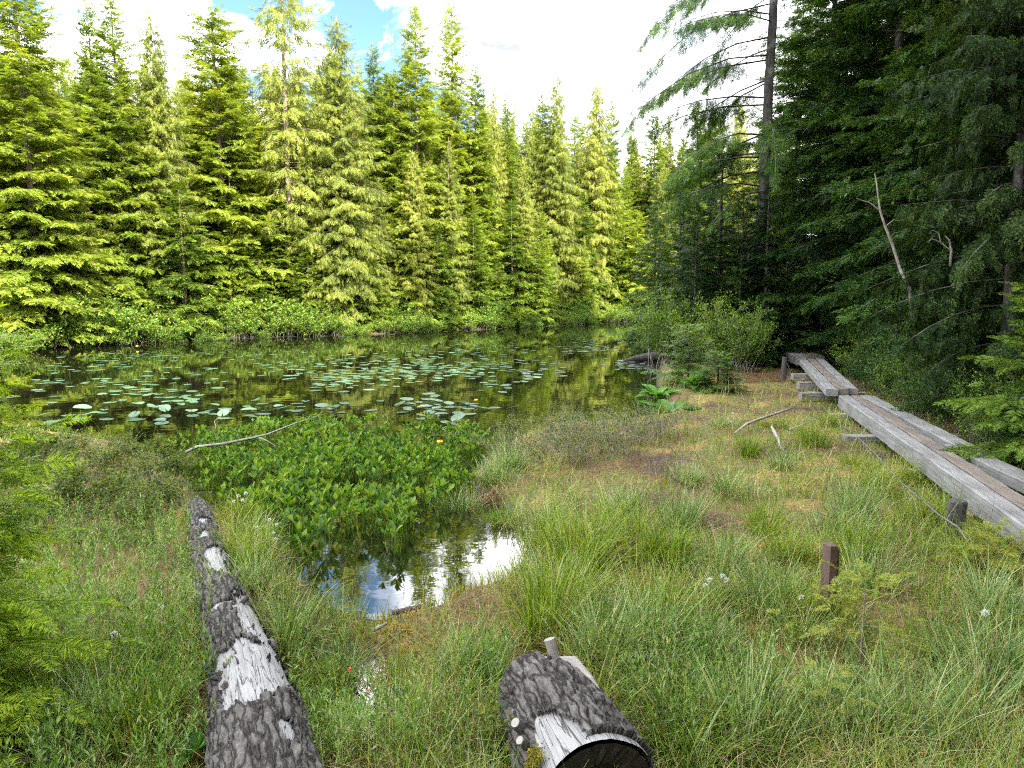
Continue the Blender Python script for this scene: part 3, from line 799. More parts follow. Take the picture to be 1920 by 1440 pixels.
# ------------------------------------------------------------------ leafy ground cover
by_landmark(TUI, [(1560, 1090, 'the brown marker post'), (1100, 1340, 'the short cut log'), (800, 1050, 'the small open pool'), (450, 1180, 'the long fallen log'), (1790, 985, 'the dark wooden stub'), (1430, 790, 'the curved grey branch'), (1590, 1280, 'the yellow green sapling'), (1080, 850, 'the grey twiggy shrubs')],
            '{w} tussock, {o}one {s} {m}')
def leaf_t(w=0.3, fold=0.06, obov=0.5):
    v = np.array([(0, 0, 0), (obov, w / 2, fold), (obov, 0, 0), (obov, -w / 2, fold), (1, 0, -0.03)], float)
    return v, np.array([(0, 2, 1), (0, 3, 2), (1, 2, 4), (2, 3, 4)])
T_NARROW = leaf_t(0.22, 0.05, 0.5); T_OVAL = leaf_t(0.55, 0.08, 0.55); T_OBOV = leaf_t(0.46, 0.10, 0.62)
def stems_with_leaves(mb, wood, rng, x, y, z, h, T, nl, ll, updeg=(25, 65), s0=0.25, tipup=True, srad=0.0016):
    n = len(x)
    az = rng.uniform(0, 6.28, n); lean = rng.uniform(0.0, 0.45, n)
    dx = np.cos(az) * np.sin(lean); dy = np.sin(az) * np.sin(lean); dz = np.cos(lean)
    if wood is not None:
        blades(wood, np.stack([x, y, z], -1), az, h, lean, np.zeros(n), np.full(n, srad * 2.2), 2)
    k = np.arange(nl)
    s = s0 + (1 - s0) * (k + 0.5) / nl
    A = rng.uniform(0, 6.28, n)[:, None] + k[None] * 2.4 + rng.normal(0, 0.3, (n, nl))
    up = np.radians(rng.uniform(updeg[0], updeg[1], (n, nl))) + (s[None] > 0.85) * (0.35 if tipup else 0)
    P = np.stack([x[:, None] + dx[:, None] * h[:, None] * s, y[:, None] + dy[:, None] * h[:, None] * s, z[:, None] + dz[:, None] * h[:, None] * s], -1).reshape(-1, 3)
    D = np.stack([np.cos(A) * np.cos(up), np.sin(A) * np.cos(up), np.sin(up)], -1).reshape(-1, 3)
    M = frames(D, np.tile([0.01, 0, 1.0], (len(D), 1)), rng.normal(0, 0.4, len(D)))
    v, q = place(T, M, P, (ll * rng.uniform(0.65, 1.2, (n, nl))).ravel())
    mb.add(v, q)

def cover(name, label, cat, material, n, dens_fn, T, hr, nl, ll, y0=2.3, y1=12, updeg=(25, 65), **kw):
    u = rng.rand(n); y = 1.0 / (1.0 / y0 + u * (1.0 / y1 - 1.0 / y0))
    x = rng.uniform(-1, 1, n) * (0.78 * y + 0.6)
    ok = landmask(x, y, 0.05); x = x[ok]; y = y[ok]
    ok = rng.rand(len(x)) < dens_fn(x, y); x = x[ok]; y = y[ok]
    mb = MB()
    h = rng.uniform(hr[0], hr[1], len(x)) * (0.7 + 0.6 * fbm(x, y, 1.5, 50))
    stems_with_leaves(mb, mb, rng, x, y, hgt(x, y) - 0.01, h, T, nl, ll, updeg, **kw)
    return tag(link(name, mb.mesh(name), material), label, cat, kind='stuff')
cover('bog_laurel', 'low narrow leaved bog laurel stems covering the foreground', 'ground cover', M_LAUREL, 19000, d_laurel, T_NARROW, (0.10, 0.34), 18, 0.042, y1=8)
def d_brown(x, y):
    return 0.6 * np.clip((fbm(x, y, 1.8, 66) - 0.52) * 6, 0, 1) * (1 - 0.7 * (y > 8))
cover('brown_heath', 'brown dead heath stems and leaves among the greenery', 'ground cover', M_RED, 9000, d_brown, T_NARROW, (0.05, 0.22), 9, 0.022, y1=12)
turf('long_dry_grass', 'long bleached dead grass blades lying through the green', 'dry grass', M_STRAW, 14000, 0.18, 0.42, 0.0042, m_long, flop=2.6)
def d_blue(x, y):
    px, py = pxof(x, y)
    d = np.where(inpoly(px, py, A_BLUE), 1.0, 0) + soft(px, py, [(1350, 1380, 200, 80, .4), (1150, 1290, 60, 60, .5), (930, 1430, 90, 50, .5), (1650, 1280, 150, 60, .3), (220, 1010, 160, 50, .6)])
    d *= np.where(inpoly(px, py, LOG_L) | inpoly(px, py, LOG_R), 0.0, 1)
    return d
cover('low_blueberry', 'low oval leaved blueberry growth at the left pond edge', 'ground cover', M_BLUE, 13000, d_blue, T_OVAL, (0.10, 0.32), 18, 0.034, y1=12, updeg=(-5, 45))
cover('yellow_moss', 'yellow green and orange moss cushions on wet ground', 'moss', M_MOSS, 48000, d_moss, T_OVAL, (0.01, 0.05), 9, 0.015, y1=9, updeg=(10, 80), s0=0.0)

# buckbean bed: nearest plants are things, the mass behind is one piece of stuff
def buck_plant(mb, rng, x, y, z, sc=1.0):
    n = len(x)
    nst = 3
    X = np.repeat(x, nst) + rng.normal(0, 0.03, n * nst); Y_ = np.repeat(y, nst) + rng.normal(0, 0.03, n * nst); Z_ = np.repeat(z, nst)
    h = rng.uniform(0.10, 0.22, n * nst) * sc
    az = rng.uniform(0, 6.28, n * nst); ln = rng.uniform(0, 0.3, n * nst)
    blades(mb, np.stack([X, Y_, Z_ - 0.05], -1), az, h + 0.05, ln, np.zeros(n * nst), np.full(n * nst, 0.007), 2)
    tip = np.stack([X + np.cos(az) * np.sin(ln) * h, Y_ + np.sin(az) * np.sin(ln) * h, Z_ + np.cos(ln) * h], -1)
    m = len(tip)
    A = rng.uniform(0, 6.28, m)[:, None] + np.array([0, 2.09, 4.19])[None] + rng.normal(0, 0.25, (m, 3))
    up = np.radians(rng.uniform(38, 78, (m, 3)))
    D = np.stack([np.cos(A) * np.cos(up), np.sin(A) * np.cos(up), np.sin(up)], -1).reshape(-1, 3)
    M = frames(D, np.tile([0.01, 0, 1.0], (len(D), 1)), rng.normal(0, 0.35, len(D)))
    v, q = place(T_OBOV, M, np.repeat(tip, 3, 0), (0.04 + 0.07 * rng.rand(len(D)) ** 0.7) * sc * np.repeat(rng.uniform(0.75, 1.2, m), 3))
    mb.add(v, q)
bx0 = g(335, 860).x - 1
NB_ = 5600; xb = rng.uniform(-7, 1, NB_); yb = rng.uniform(5.5, 12.5, NB_)
pxb, pyb = proj(np.stack([xb, yb, np.zeros(NB_)], -1))
okb = inpoly(pxb + 25 * (fbm(xb, yb, 2.5, 44) - .5) * 4, pyb + 14 * (fbm(xb, yb, 2.5, 47) - .5) * 4, A_BUCK) & (rng.rand(NB_) < np.clip((fbm(xb, yb, 1.9, 18) - 0.36) * 5, 0.08, 1))
xb = xb[okb]; yb = yb[okb]
mbk = MB(); buck_plant(mbk, rng, xb, yb, np.zeros(len(xb)))
tag(link('buckbean_bed', mbk.mesh('buckbean_bed'), M_BUCK), 'dense bed of bright green buckbean leaves at the pond edge', 'water plants', kind='stuff')
bpl = []
for i in range(4):
    mb = MB(); r_ = np.random.RandomState(40 + i); k_ = 3
    buck_plant(mb, r_, r_.normal(0, 0.04, k_), r_.normal(0, 0.04, k_), np.zeros(k_), 1.15)
    me = mb.mesh('buckbean_plant'); me.materials.append(M_BUCK); bpl.append(me)
BP = [(745, 1005), (720, 985), (760, 990), (700, 965), (690, 985), (625, 990), (610, 1010), (575, 1040), (555, 1000), (590, 980), (650, 960), (540, 985), (520, 1030), (770, 940), (820, 945), (835, 925), (500, 985), (480, 965), (735, 1020), (560, 1060), (660, 990), (590, 1025)]
BKI = []
for i, (px, py) in enumerate(BP):
    p = g(px, py + 14, 0.0)
    o = bpy.data.objects.new('buckbean_plant', bpl[i % 4]); COL.objects.link(o); o.location = (p.x, p.y, 0); o.rotation_euler = (0, 0, i * 1.3)
    if i in (0,): tag(o, 'bright green buckbean clump standing alone out in the small pool', 'water plant', 'buckbean clumps at the edge of the small pool')
    else: tag(o, 'bright green buckbean clump', 'water plant', 'buckbean clumps at the edge of the small pool')
    BKI.append((o, px, py, '')) if i else None

by_landmark(BKI, [(745, 1005, 'the buckbean clump standing alone'), (600, 1010, 'the left bay of the small pool'), (830, 930, 'the brown root clump'), (510, 985, 'the cotton grass by the pool')], 'buckbean clump, {o}one {s} {m}')
# ------------------------------------------------------------------ shrubs
def shrub(seed, H, W, nst, nleaf, ll, T, material, wood=M_TWIG, updeg=(0, 60), twiggy=0.5, stw=0.006):
    r_ = np.random.RandomState(seed)
    wd = MB(); lf = MB(); P = []; D = []
    per = max(3, nleaf // (nst * 5))
    for i in range(nst):
        az = r_.rand() * 6.28; ln = r_.uniform(0.05, 1.0) ** 0.8 * 0.95
        h = H * r_.uniform(0.6, 1.05) * (1 - 0.25 * ln)
        n = 6; s = np.linspace(0, 1, n)
        pit = ln * (0.6 + 0.6 * s)
        st = h * 1.1 / (n - 1)
        pts = np.concatenate([[[0, 0, 0]], np.cumsum(np.stack([np.cos(az) * np.sin(pit) * W / H * 1.3, np.sin(az) * np.sin(pit) * W / H * 1.3, np.cos(pit)], -1)[:-1] * st, 0)])
        pts[:, :2] += r_.normal(0, 0.03 * H, (n, 2)) * s[:, None]
        pts += np.array([r_.normal(0, W * 0.16), r_.normal(0, W * 0.16), 0])
        pts[0, 2] = -0.1
        wd.tube(pts, stw * np.linspace(1, 0.25, n) * r_.uniform(0.7, 1.3), 4, cap=False)
        for b in range(5):
            t = r_.uniform(0.25, 1.0) if b else 1.0
            b0 = np.array([np.interp(t, s, pts[:, k]) for k in range(3)])
            bl = H * r_.uniform(0.14, 0.36)
            ba = az + r_.uniform(-2.2, 2.2); be = r_.uniform(0.0, 1.1)
            bd = np.array([math.cos(ba) * math.cos(be), math.sin(ba) * math.cos(be), math.sin(be)])
            b1 = b0 + bd * bl
            if r_.rand() < twiggy: wd.tube(np.array([b0, (b0 + b1) / 2 + r_.normal(0, 0.02, 3), b1]), [stw * .45, stw * .35, stw * .2], 3, cap=False)
            u = r_.uniform(0.1, 1.05, per)
            P.append(b0 + bd * bl * u[:, None] + r_.normal(0, H * 0.035, (per, 3)))
            a = r_.uniform(0, 6.28, per); e = np.radians(r_.uniform(updeg[0], updeg[1], per))
            D.append(np.stack([np.cos(a) * np.cos(e), np.sin(a) * np.cos(e), np.sin(e)], -1) + bd * 0.5)
    P = np.concatenate(P); D = unit(np.concatenate(D))
    M = frames(D, np.tile([0.01, 0, 1.0], (len(D), 1)), r_.normal(0, 0.5, len(D)))
    v, q = place(T, M, P, ll * r_.uniform(0.6, 1.25, len(P)))
    lf.add(v, q)
    root = bpy.data.objects.new('shrub', None)
    a = wd.mesh('stems'); a.materials.append(wood); b = lf.mesh('foliage'); b.materials.append(material)
    return a, b
def put(name, meshes, loc, rz=0, sc=(1, 1, 1), parts=('trunk', 'crown'), label=None, cat=None, group=None, tilt=(0, 0)):
    r = empty(name, loc, rz); r.rotation_euler = (tilt[0], tilt[1], rz); r.scale = sc
    for nme, me in zip(parts, meshes): link(nme, me, None, r)
    return tag(r, label, cat, group)
SP = ('stems', 'foliage')
S_FAR = [shrub(200 + i, 1.6, 1.5, 26, 2600, 0.12, T_OVAL, M_SHRUB) for i in range(3)]
S_MID = [shrub(210 + i, 1.5, 1.1, 40, 7000, 0.055, T_OVAL, M_SHRUB) for i in range(2)]
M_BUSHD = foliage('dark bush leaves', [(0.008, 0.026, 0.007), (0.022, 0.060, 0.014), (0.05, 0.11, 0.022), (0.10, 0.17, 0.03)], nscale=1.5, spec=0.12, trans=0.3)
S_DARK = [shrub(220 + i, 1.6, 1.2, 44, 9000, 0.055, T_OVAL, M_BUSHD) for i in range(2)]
S_TWIG = [shrub(230 + i, 0.6, 0.75, 34, 1500, 0.026, T_OVAL, M_BLUE, twiggy=1.0, stw=0.0035) for i in range(3)]
S_BLUE = [shrub(240 + i, 0.55, 0.5, 20, 1500, 0.042, T_OVAL, M_BLUE, stw=0.004) for i in range(2)]

# bushes along the far shore
SBI = []; FTI = []; YFI = []; HGI = []
r_ = np.random.RandomState(5)
k = 0
for px in np.arange(-100, 1290, 27):
    px = px + r_.uniform(-9, 9); Yb = shoreY(px)
    for row in range(2):
        Yq = Yb - 0.1 + row * 1.3 + r_.uniform(-0.4, 0.5)
        xq = (px - 960) / FPX * Yq * 1.0
        s = r_.uniform(0.25, 0.95) * (1.15 if 470 < px < 620 or px < 240 else 0.85) * (1 + 0.25 * row)
        o = put('shore_bush', S_FAR[k % 3], (xq, Yq, hz(xq, Yq) - 0.05), r_.rand() * 6.28, (s * 1.2, s * 1.2, s), SP,
            'leafy green bush in the row overhanging the far shore of the pond', 'bush', 'bushes lining the far shore')
        k += 1; SBI.append((o, px, 0, ['front', 'second'][row]))

# ------------------------------------------------------------------ conifer archetypes
def asset(args, mw, mc):
    a, b = conifer(**args); a.materials.append(mw); b.materials.append(mc); return (a, b)
FIR = [asset(dict(seed=300 + i, H=17, R=2.6 + 0.3 * (i % 2), tr=0.15, nb=310, base=0.04, spray=0.36, droop=0.40, prof=[0.50, 0.62, 0.55, 0.60][i], gap=[0, .10, .05, .06][i], dens=1.35, top_shoot=0.12), M_BARKF, M_FIR) for i in range(4)]
CED = [asset(dict(seed=320 + i, H=17, R=2.4 + 0.25 * i, tr=0.16, nb=310, base=0.03, spray=0.42, temps=T_CED_FAR, kind='cedar', droop=0.65, prof=0.60, dens=1.5, top_shoot=0.12), M_BARKF, M_CED) for i in range(3)]
YNG = [asset(dict(seed=340 + i, H=6, R=1.9, tr=0.07, nb=130, base=0.01, spray=0.42, droop=0.4, prof=0.8, dens=1.25), M_BARKF, M_FIR) for i in range(2)]
OLD = asset(dict(seed=350, H=20, R=3.3, tr=0.24, nb=120, base=0.2, spray=0.66, temps=T_CED_FAR, kind='hang', droop=0.6, prof=0.28, gap=0.15, dens=1.2, low_pitch=0, high_pitch=20), M_BARKF, M_CED)

def tree_at(px, top, Yt, assets, name, label, cat, group=None, H0=17.0, wide=1.0, rz=None):
    P = at(px, top, Yt); zb = hz(P.x, Yt)
    s = (P.z - zb) / H0
    return put(name, assets, (P.x, Yt, zb - 0.1), rz if rz is not None else (px * 0.713) % 6.28, (s * wide, s * wide, s), label=label, cat=cat, group=group)
# skyline trees across the pond, left to right
SK = [(14, -170, 'F0', 2.0, 1.15, 'broad green fir at the left edge of the picture across the pond'),
      (66, 28, 'F1', 7.0, 0.8, 'dark thin fir tip second from the left on the far shore'),
      (112, 165, 'C0', 2.5, 1.0, 'drooping yellow green cedar left of the twin pointed firs'),
      (163, -12, 'F1', 4.5, 0.85, 'left one of the twin pointed firs near the upper left corner'),
      (208, -18, 'F0', 3.0, 0.95, 'right one of the twin pointed firs near the upper left corner'),
      (282, 2, 'C1', 3.0, 1.0, 'yellow green cedar with frayed top right of the twin firs'),
      (395, -70, 'F3', 4.0, 1.1, 'tall dense fir whose top leaves the frame left of the sparse old tree'),
      (455, 110, 'F2', 6.0, 0.8, 'shorter fir between the tall dense fir and the sparse old tree'),
      (570, 190, 'C0', 6.0, 0.9, 'cedar half hidden behind the sparse old tree'),
      (630, 24, 'C2', 2.5, 1.15, 'big pale green cone shaped cedar in the middle of the far shore'),
      (700, 75, 'F1', 6.0, 0.75, 'fir with bare trunk just right of the big pale cedar'),
      (736, 58, 'F3', 4.5, 0.8, 'narrow fir second right of the big pale cedar'),
      (778, 0, 'F1', 4.0, 0.95, 'tall pointed fir with reddish cone bearing top in the middle'),
      (846, 0, 'F2', 5.0, 0.9, 'tall pointed fir to the right of the cone bearing fir'),
      (890, 115, 'F0', 4.5, 0.85, 'rounded fir stepping down right of the two tall pointed firs'),
      (925, 150, 'C0', 5.0, 0.7, 'slim cedar in the middle right of the skyline'),
      (950, 165, 'F2', 6.0, 0.75, 'small pointed fir in the dip of the skyline'),
      (1018, 160, 'F1', 6.0, 0.7, 'thin fir tip close left of the spire cedar'),
      (1044, 125, 'C1', 4.0, 0.9, 'spire topped cedar standing above the right half of the pond'),
      (1120, 143, 'C2', 4.0, 0.9, 'spire topped cedar with curved branches right of its near twin'),
      (1147, 178, 'F0', 5.0, 0.7, 'fir leaning close on the right of the curved branch cedar'),
      (1186, 226, 'F1', 7.0, 0.7, 'small distant fir tip in the low part of the skyline'),
      (1228, 198, 'F2', 5.0, 0.9, 'fir just left of the drooping branches of the lone hemlock'),
      (1256, 208, 'C0', 6.0, 0.8, 'pale cedar behind the drooping branches of the lone hemlock'),
      (1310, 190, 'F0', 5.0, 1.0, 'sunlit fir seen through the branches of the lone hemlock'),
      (1345, 165, 'F3', 8.0, 0.9, 'tall sunlit fir behind the limbs of the lone hemlock'), (1390, 185, 'C1', 5.0, 1.1, 'sunlit cedar seen left of the lone hemlock trunk'),
      (1440, 170, 'F3', 6.0, 1.0, 'sunlit fir behind the lone hemlock trunk')]
AS = {'F0': FIR[0], 'F1': FIR[1], 'F2': FIR[2], 'F3': FIR[3], 'C0': CED[0], 'C1': CED[1], 'C2': CED[2]}
for (px, top, kx, off, wd, lab) in SK:
    Yt = shoreY(px) + off
    tree_at(px, top, Yt, AS[kx], 'fir_tree' if kx[0] == 'F' else 'cedar_tree', lab, 'tree', wide=wd)
tree_at(522, -90, shoreY(522) + 3.0, OLD, 'hemlock_tree', 'sparse old tree with bare grey trunk and open up-curved branches across the pond', 'tree', H0=20.0, rz=1.0)
# younger trees in front along the shore
YN = [(60, 330), (150, 400), (255, 440), (335, 330), (430, 380), (478, 400), (575, 430), (655, 445), (755, 340), (820, 420), (885, 400), (960, 370), (1010, 450), (1085, 455), (1150, 430), (1195, 390), (1240, 420), (10, 420), (700, 480), (930, 480)]
for i, (px, top) in enumerate(YN):
    o = tree_at(px, top, shoreY(px) + 1.4 + (i % 3) * 0.6, YNG[i % 2], 'young_fir', 'young fir with low wide branches at the far water edge', 'tree', 'young firs along the far shore', H0=6.0); YFI.append((o, px, 0, 'young fir'))
# second line fills the wall of green
r_ = np.random.RandomState(21)
for row in range(5):
    for px in np.arange(-160, 1500, [66, 52, 50, 50, 56][row]):
        px = px + r_.uniform(-22, 22)
        env = float(np.interp(px, [-160, 0, 300, 700, 900, 1050, 1200, 1500], [20, 90, 115, 140, 190, 215, 260, 250]))
        top = env + [170, 75, 35, 5, -15][row] * r_.uniform(0.3, 1.3)
        Yt = shoreY(min(px, 1260)) + [2.6, 5.5, 8.5, 12.5, 18][row] + r_.uniform(-0.7, 0.7)
        kk = ['F0', 'C0', 'F1', 'C1', 'F2', 'C2', 'F3'][r_.randint(7)]
        o = tree_at(px, top, Yt, AS[kk], 'fir_tree' if kk[0] == 'F' else 'cedar_tree', 'conifer filling the dense sunlit forest wall behind the far shore', 'tree', 'forest trees behind the far shore', wide=r_.uniform(0.75, 1.1))
        FTI.append((o, px, 0, ('fir' if kk[0] == 'F' else 'cedar') + ' in the ' + ['front', 'second', 'third', 'fourth', 'rearmost'][row] + ' rank'))
MK = [(14, 0, 'the leftmost broad fir'), (185, 0, 'the twin pointed firs'), (282, 0, 'the frayed cedar'), (395, 0, 'the tall dense fir'), (522, 0, 'the sparse old tree'),
      (630, 0, 'the big pale cedar'), (778, 0, 'the cone bearing fir'), (890, 0, 'the rounded fir'), (1044, 0, 'the spire topped cedar'), (1120, 0, 'the curved branch cedar'), (1228, 0, 'the fir beside drooping limbs'), (1412, 0, 'the lone hemlock')]
by_landmark(SBI, MK, 'leafy {w} row bush, {o}one {s} {m}', 'x')
by_landmark(FTI, MK, 'sunlit {w}, {o}one {s} {m}', 'x')
by_landmark(YFI, MK, 'young shoreline fir, {o}one {s} {m}', 'x')
for row in range(2):
    for i, px in enumerate(np.arange(-80, 1290, 62)):
        px = px + r_.uniform(-20, 20); Yt = shoreY(px) + 3.5 + row * 4
        o = tree_at(px, r_.uniform(330, 430), Yt, YNG[i % 2], 'young_fir', 'half grown fir filling the gaps under the tall trees of the far shore', 'tree', 'half grown firs under the far forest', H0=6.0, wide=0.8)
        HGI.append((o, px, 0, ['front', 'rear'][row]))
by_landmark(HGI, MK, 'half grown {w} line fir, {o}one {s} {m}', 'x')

# ------------------------------------------------------------------ right hand forest, close and in shade
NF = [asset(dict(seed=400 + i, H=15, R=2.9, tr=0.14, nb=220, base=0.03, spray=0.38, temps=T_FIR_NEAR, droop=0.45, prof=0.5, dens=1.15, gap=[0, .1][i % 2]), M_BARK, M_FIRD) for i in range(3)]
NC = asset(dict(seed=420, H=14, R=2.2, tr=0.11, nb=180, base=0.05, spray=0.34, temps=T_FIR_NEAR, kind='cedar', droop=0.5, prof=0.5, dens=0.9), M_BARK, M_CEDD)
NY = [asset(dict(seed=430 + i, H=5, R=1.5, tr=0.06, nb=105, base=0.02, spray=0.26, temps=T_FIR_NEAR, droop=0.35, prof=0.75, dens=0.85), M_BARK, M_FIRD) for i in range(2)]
RT = [(1535, 26.0, 18, 'F0', 'dark fir right beside the lone hemlock trunk'), (1655, 20.0, 18, 'F1', 'large dense dark fir over the middle of the boardwalk'),
      (1790, 16.2, 17, 'F2', 'tall dark fir right of the large dense one'), (1920, 17.0, 17, 'F0', 'dark fir at the back between the tall fir and the grey cedar'),
      (2000, 12.3, 16, 'F1', 'dark fir cut by the right edge of the picture'), (1720, 24.5, 19, 'F2', 'dark fir in the second row behind the large dense fir'),
      (1560, 32.0, 18, 'F1', 'farther dark fir where the boardwalk enters the forest'), (1480, 36.0, 16, 'F2', 'distant dark fir at the far end of the right bank'),
      (1830, 22.0, 19, 'F1', 'dark fir deep in the forest on the right'), (2060, 18.0, 17, 'F2', 'dark fir deep behind the right edge of the picture'), (2200, 14, 16, 'F0', 'dark fir beyond the right edge'),
      (1640, 29.0, 19, 'F0', 'tall dark fir in the third row above the forest path')]
for (px, Yt, H, kx, lab) in RT:
    x = (px - 960) / FPX * Yt; s = H / 15
    put('fir_tree', {'F0': NF[0], 'F1': NF[1], 'F2': NF[2]}[kx], (x, Yt, hz(x, Yt) - 0.1), px * 0.37, (s, s, s), label=lab, cat='tree')
x = (1892 - 960) / FPX * 10.2
put('cedar_tree', NC, (x, 10.2, hz(x, 10.2) - 0.1), 0.6, (0.85, 0.85, 0.9), label='grey green cedar with slim bare trunk at the upper right edge', cat='tree')
YR = [(1300, 24.5, 5.0), (1345, 22.5, 6.6), (1432, 21.0, 5.6), (1300, 21.8, 4.6), (1385, 21.2, 5.0), (1345, 27, 7.0), (1232, 27.5, 5.0), (1395, 25.5, 4.6), (1270, 31, 6.5), (1420, 24, 6.0), (1943, 10.8, 3.2), (1841, 13.0, 3.8), (1735, 16.5, 4.2), (1640, 20.5, 4.6), (1225, 33, 6.5)]
YRI = []
for i, (px, Yt, H) in enumerate(YR):
    x = (px - 960) / FPX * Yt; s = H / 5
    o = put('young_fir', NY[i % 2], (x, Yt, hz(x, Yt) - 0.05), i * 1.1, (s, s, s), label='shaded young fir below the tall dark trees of the right bank', cat='tree', group='young firs on the right bank'); YRI.append((o, px, 0, ['near', 'far'][int(Yt > 22)]))

by_landmark(YRI, [(1412, 0, 'the lone hemlock'), (1250, 0, 'the grey green water edge bush'), (1645, 0, 'the leaning snag')], 'shaded {w} young fir, {o}one {s} {m}', 'x')
# lone hemlock with long limbs drooping to the left
def az_left(rng, az, f):
    return math.pi + rng.normal(0, 0.75) if rng.rand() < 0.72 else az
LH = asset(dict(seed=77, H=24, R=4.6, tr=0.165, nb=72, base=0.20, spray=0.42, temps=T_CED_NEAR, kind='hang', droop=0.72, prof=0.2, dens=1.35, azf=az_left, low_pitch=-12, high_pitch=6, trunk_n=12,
            lenf=lambda az, f, r: 1.0 if math.cos(az) < -0.2 else 0.45, bare=0.22, twigk=0.20), M_BARK, M_FIRD)
Yl = 22.0; x = (1412 - 960) / FPX * Yl
put('hemlock_tree', LH, (x, Yl, hz(x, Yl) - 0.1), 0, (1, 1, 1), label='lone tall hemlock with grey trunk and long limbs drooping to the left', cat='tree', tilt=(0, R_(1.2)))

# trees standing behind and beside the camera (they keep the foreground in shade)
r_ = np.random.RandomState(9)
VBI = []
for i in range(20):
    x = -1.5 + (i % 10) * 2.0 + r_.uniform(-.6, .6); y = -6.5 - (i // 10) * 4.5 + r_.uniform(-1, 1)
    H = r_.uniform(16, 20)
    put('fir_tree', FIR[i % 4] if i % 2 else NF[i % 3], (x, y, 0), r_.rand() * 6, (H / 16 * 1.15, H / 16 * 1.15, H / 16), label='tall fir of the forest behind the viewer, ' + ['front', 'back'][i // 10] + ' row, standing ' + ['farthest left', 'far left', 'left', 'just left of centre', 'at the centre left', 'at the centre right', 'just right of centre', 'right', 'far right', 'farthest right'][i % 10], cat='tree', group='forest trees behind the viewer')
for i in range(7):
    x = 8.5 + r_.uniform(0, 3) + (i % 2) * 3; y = -2 + i * 1.9
    put('fir_tree', NF[i % 3], (x, y, hz(x, y) - 0.1), r_.rand() * 6, (1, 1, 1), label='fir to the right of the viewer, ' + ['rearmost', 'second', 'third', 'middle', 'fifth', 'sixth', 'foremost'][i] + ' of its line', cat='tree', group='forest trees beside the viewer')

# shrubs of the right bank
def Xb(Y): return float(np.interp(Y, [7, 8, 9, 10.5, 12.7, 15, 18.8, 22], [5.4, 5.5, 5.65, 6.0, 6.5, 7.0, 8.2, 9.1]))
BR = [(1250, 21.5, 2.1, 'M', 'tall grey green bush at the water edge left of the light green bush'), (1335, 19.5, 1.75, 'M', 'light green feathery bush left of the far boardwalk'),
      (1392, 19.0, 1.7, 'M', 'bright low bush just left of the far boardwalk post'), (1290, 25, 1.8, 'M', 'bush behind the tall grey green bush'), (1400, 25.5, 2.0, 'D', 'dark bush left of the forest path mouth'),
      (0, 21.5, 1.8, 'D', 'dark bush at the right side of the forest path mouth'), (0, 18.4, 2.0, 'D', 'dark green bush right of the far boardwalk section'), (0, 15.6, 1.8, 'D', 'dark green bush right of the middle boardwalk section'),
      (0, 13.4, 1.5, 'D', 'bush right of the joint between the boardwalk sections'), (0, 11.6, 1.2, 'D', 'low bush against the right side of the long boardwalk'),
      (0, 10.2, 1.1, 'D', 'bush beside the long boardwalk below the yellow green hemlock'), (0, 9.0, 1.1, 'D', 'dark bush touching the long boardwalk near the right edge'),
      (0, 7.9, 1.3, 'D', 'bush cut by the right edge beside the boardwalk')]
for (Yt, dx, H, lab) in [(17.0, 1.9, 2.6, 'tall dark bush behind the middle boardwalk section'), (14.0, 2.1, 2.4, 'tall dark bush under the leaning snag'), (11.6, 2.2, 2.2, 'tall dark bush right of the dead twigs'), (20.5, 2.4, 3.0, 'tall dark bush deep in the forest edge')]:
    x = Xb(Yt) + dx; BR.append((960 + FPX * x / Yt, Yt, H, 'D', lab))
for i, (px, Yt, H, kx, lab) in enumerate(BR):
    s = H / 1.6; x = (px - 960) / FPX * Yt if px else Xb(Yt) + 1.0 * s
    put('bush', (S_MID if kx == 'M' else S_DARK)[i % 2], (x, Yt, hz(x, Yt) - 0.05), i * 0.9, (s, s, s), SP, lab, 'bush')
LBI = []
for i, Yt in enumerate([8.3, 9.4, 10.6, 11.9, 13.0, 14.3, 16.0, 17.5, 19.5]):
    s = 0.55 + 0.12 * (i % 3); x = Xb(Yt) + 0.62 * s + 0.05
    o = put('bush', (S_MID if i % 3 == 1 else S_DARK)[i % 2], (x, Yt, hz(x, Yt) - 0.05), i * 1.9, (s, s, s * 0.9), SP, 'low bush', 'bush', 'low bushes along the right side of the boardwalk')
    LBI.append((o, 960 + FPX * x / Yt, 720 + FPX * math.tan(math.atan(2.1 / Yt) - PITCH), ''))
by_landmark(LBI, [(1560, 735, 'the middle and long boardwalk joint'), (1500, 665, 'the far and middle boardwalk joint'), (1850, 900, 'the single side timber')], 'low leafy bush, {o}one {s} {m}')
for i, (px, py, s) in enumerate([(1000, 858, 1.0), (1080, 870, 1.15), (1150, 855, 1.1), (950, 850, .8), (1190, 830, 1.0), (1110, 830, .9), (1040, 825, .9), (1240, 815, .9)]):
    p = g(px, py, 0.12)
    put('twiggy_shrub', S_TWIG[i % 3], (p.x, p.y, hz(p.x, p.y)), i * 1.3, (s, s, s * .9), SP, ['twiggy shrub with grey stems at the left above the tan patch', 'twiggy grey stemmed shrub directly above the tan bare patch', 'twiggy shrub at the upper right corner of the tan patch', 'leftmost twiggy shrub beside the tall sedges on the near shore', 'rightmost but one twiggy shrub on the near shore', 'twiggy shrub right at the water behind the middle of the group', 'twiggy shrub at the water left of the middle of the group', 'rightmost twiggy shrub below the skunk cabbage'][i], 'shrub', 'twiggy shrubs on the near shore')
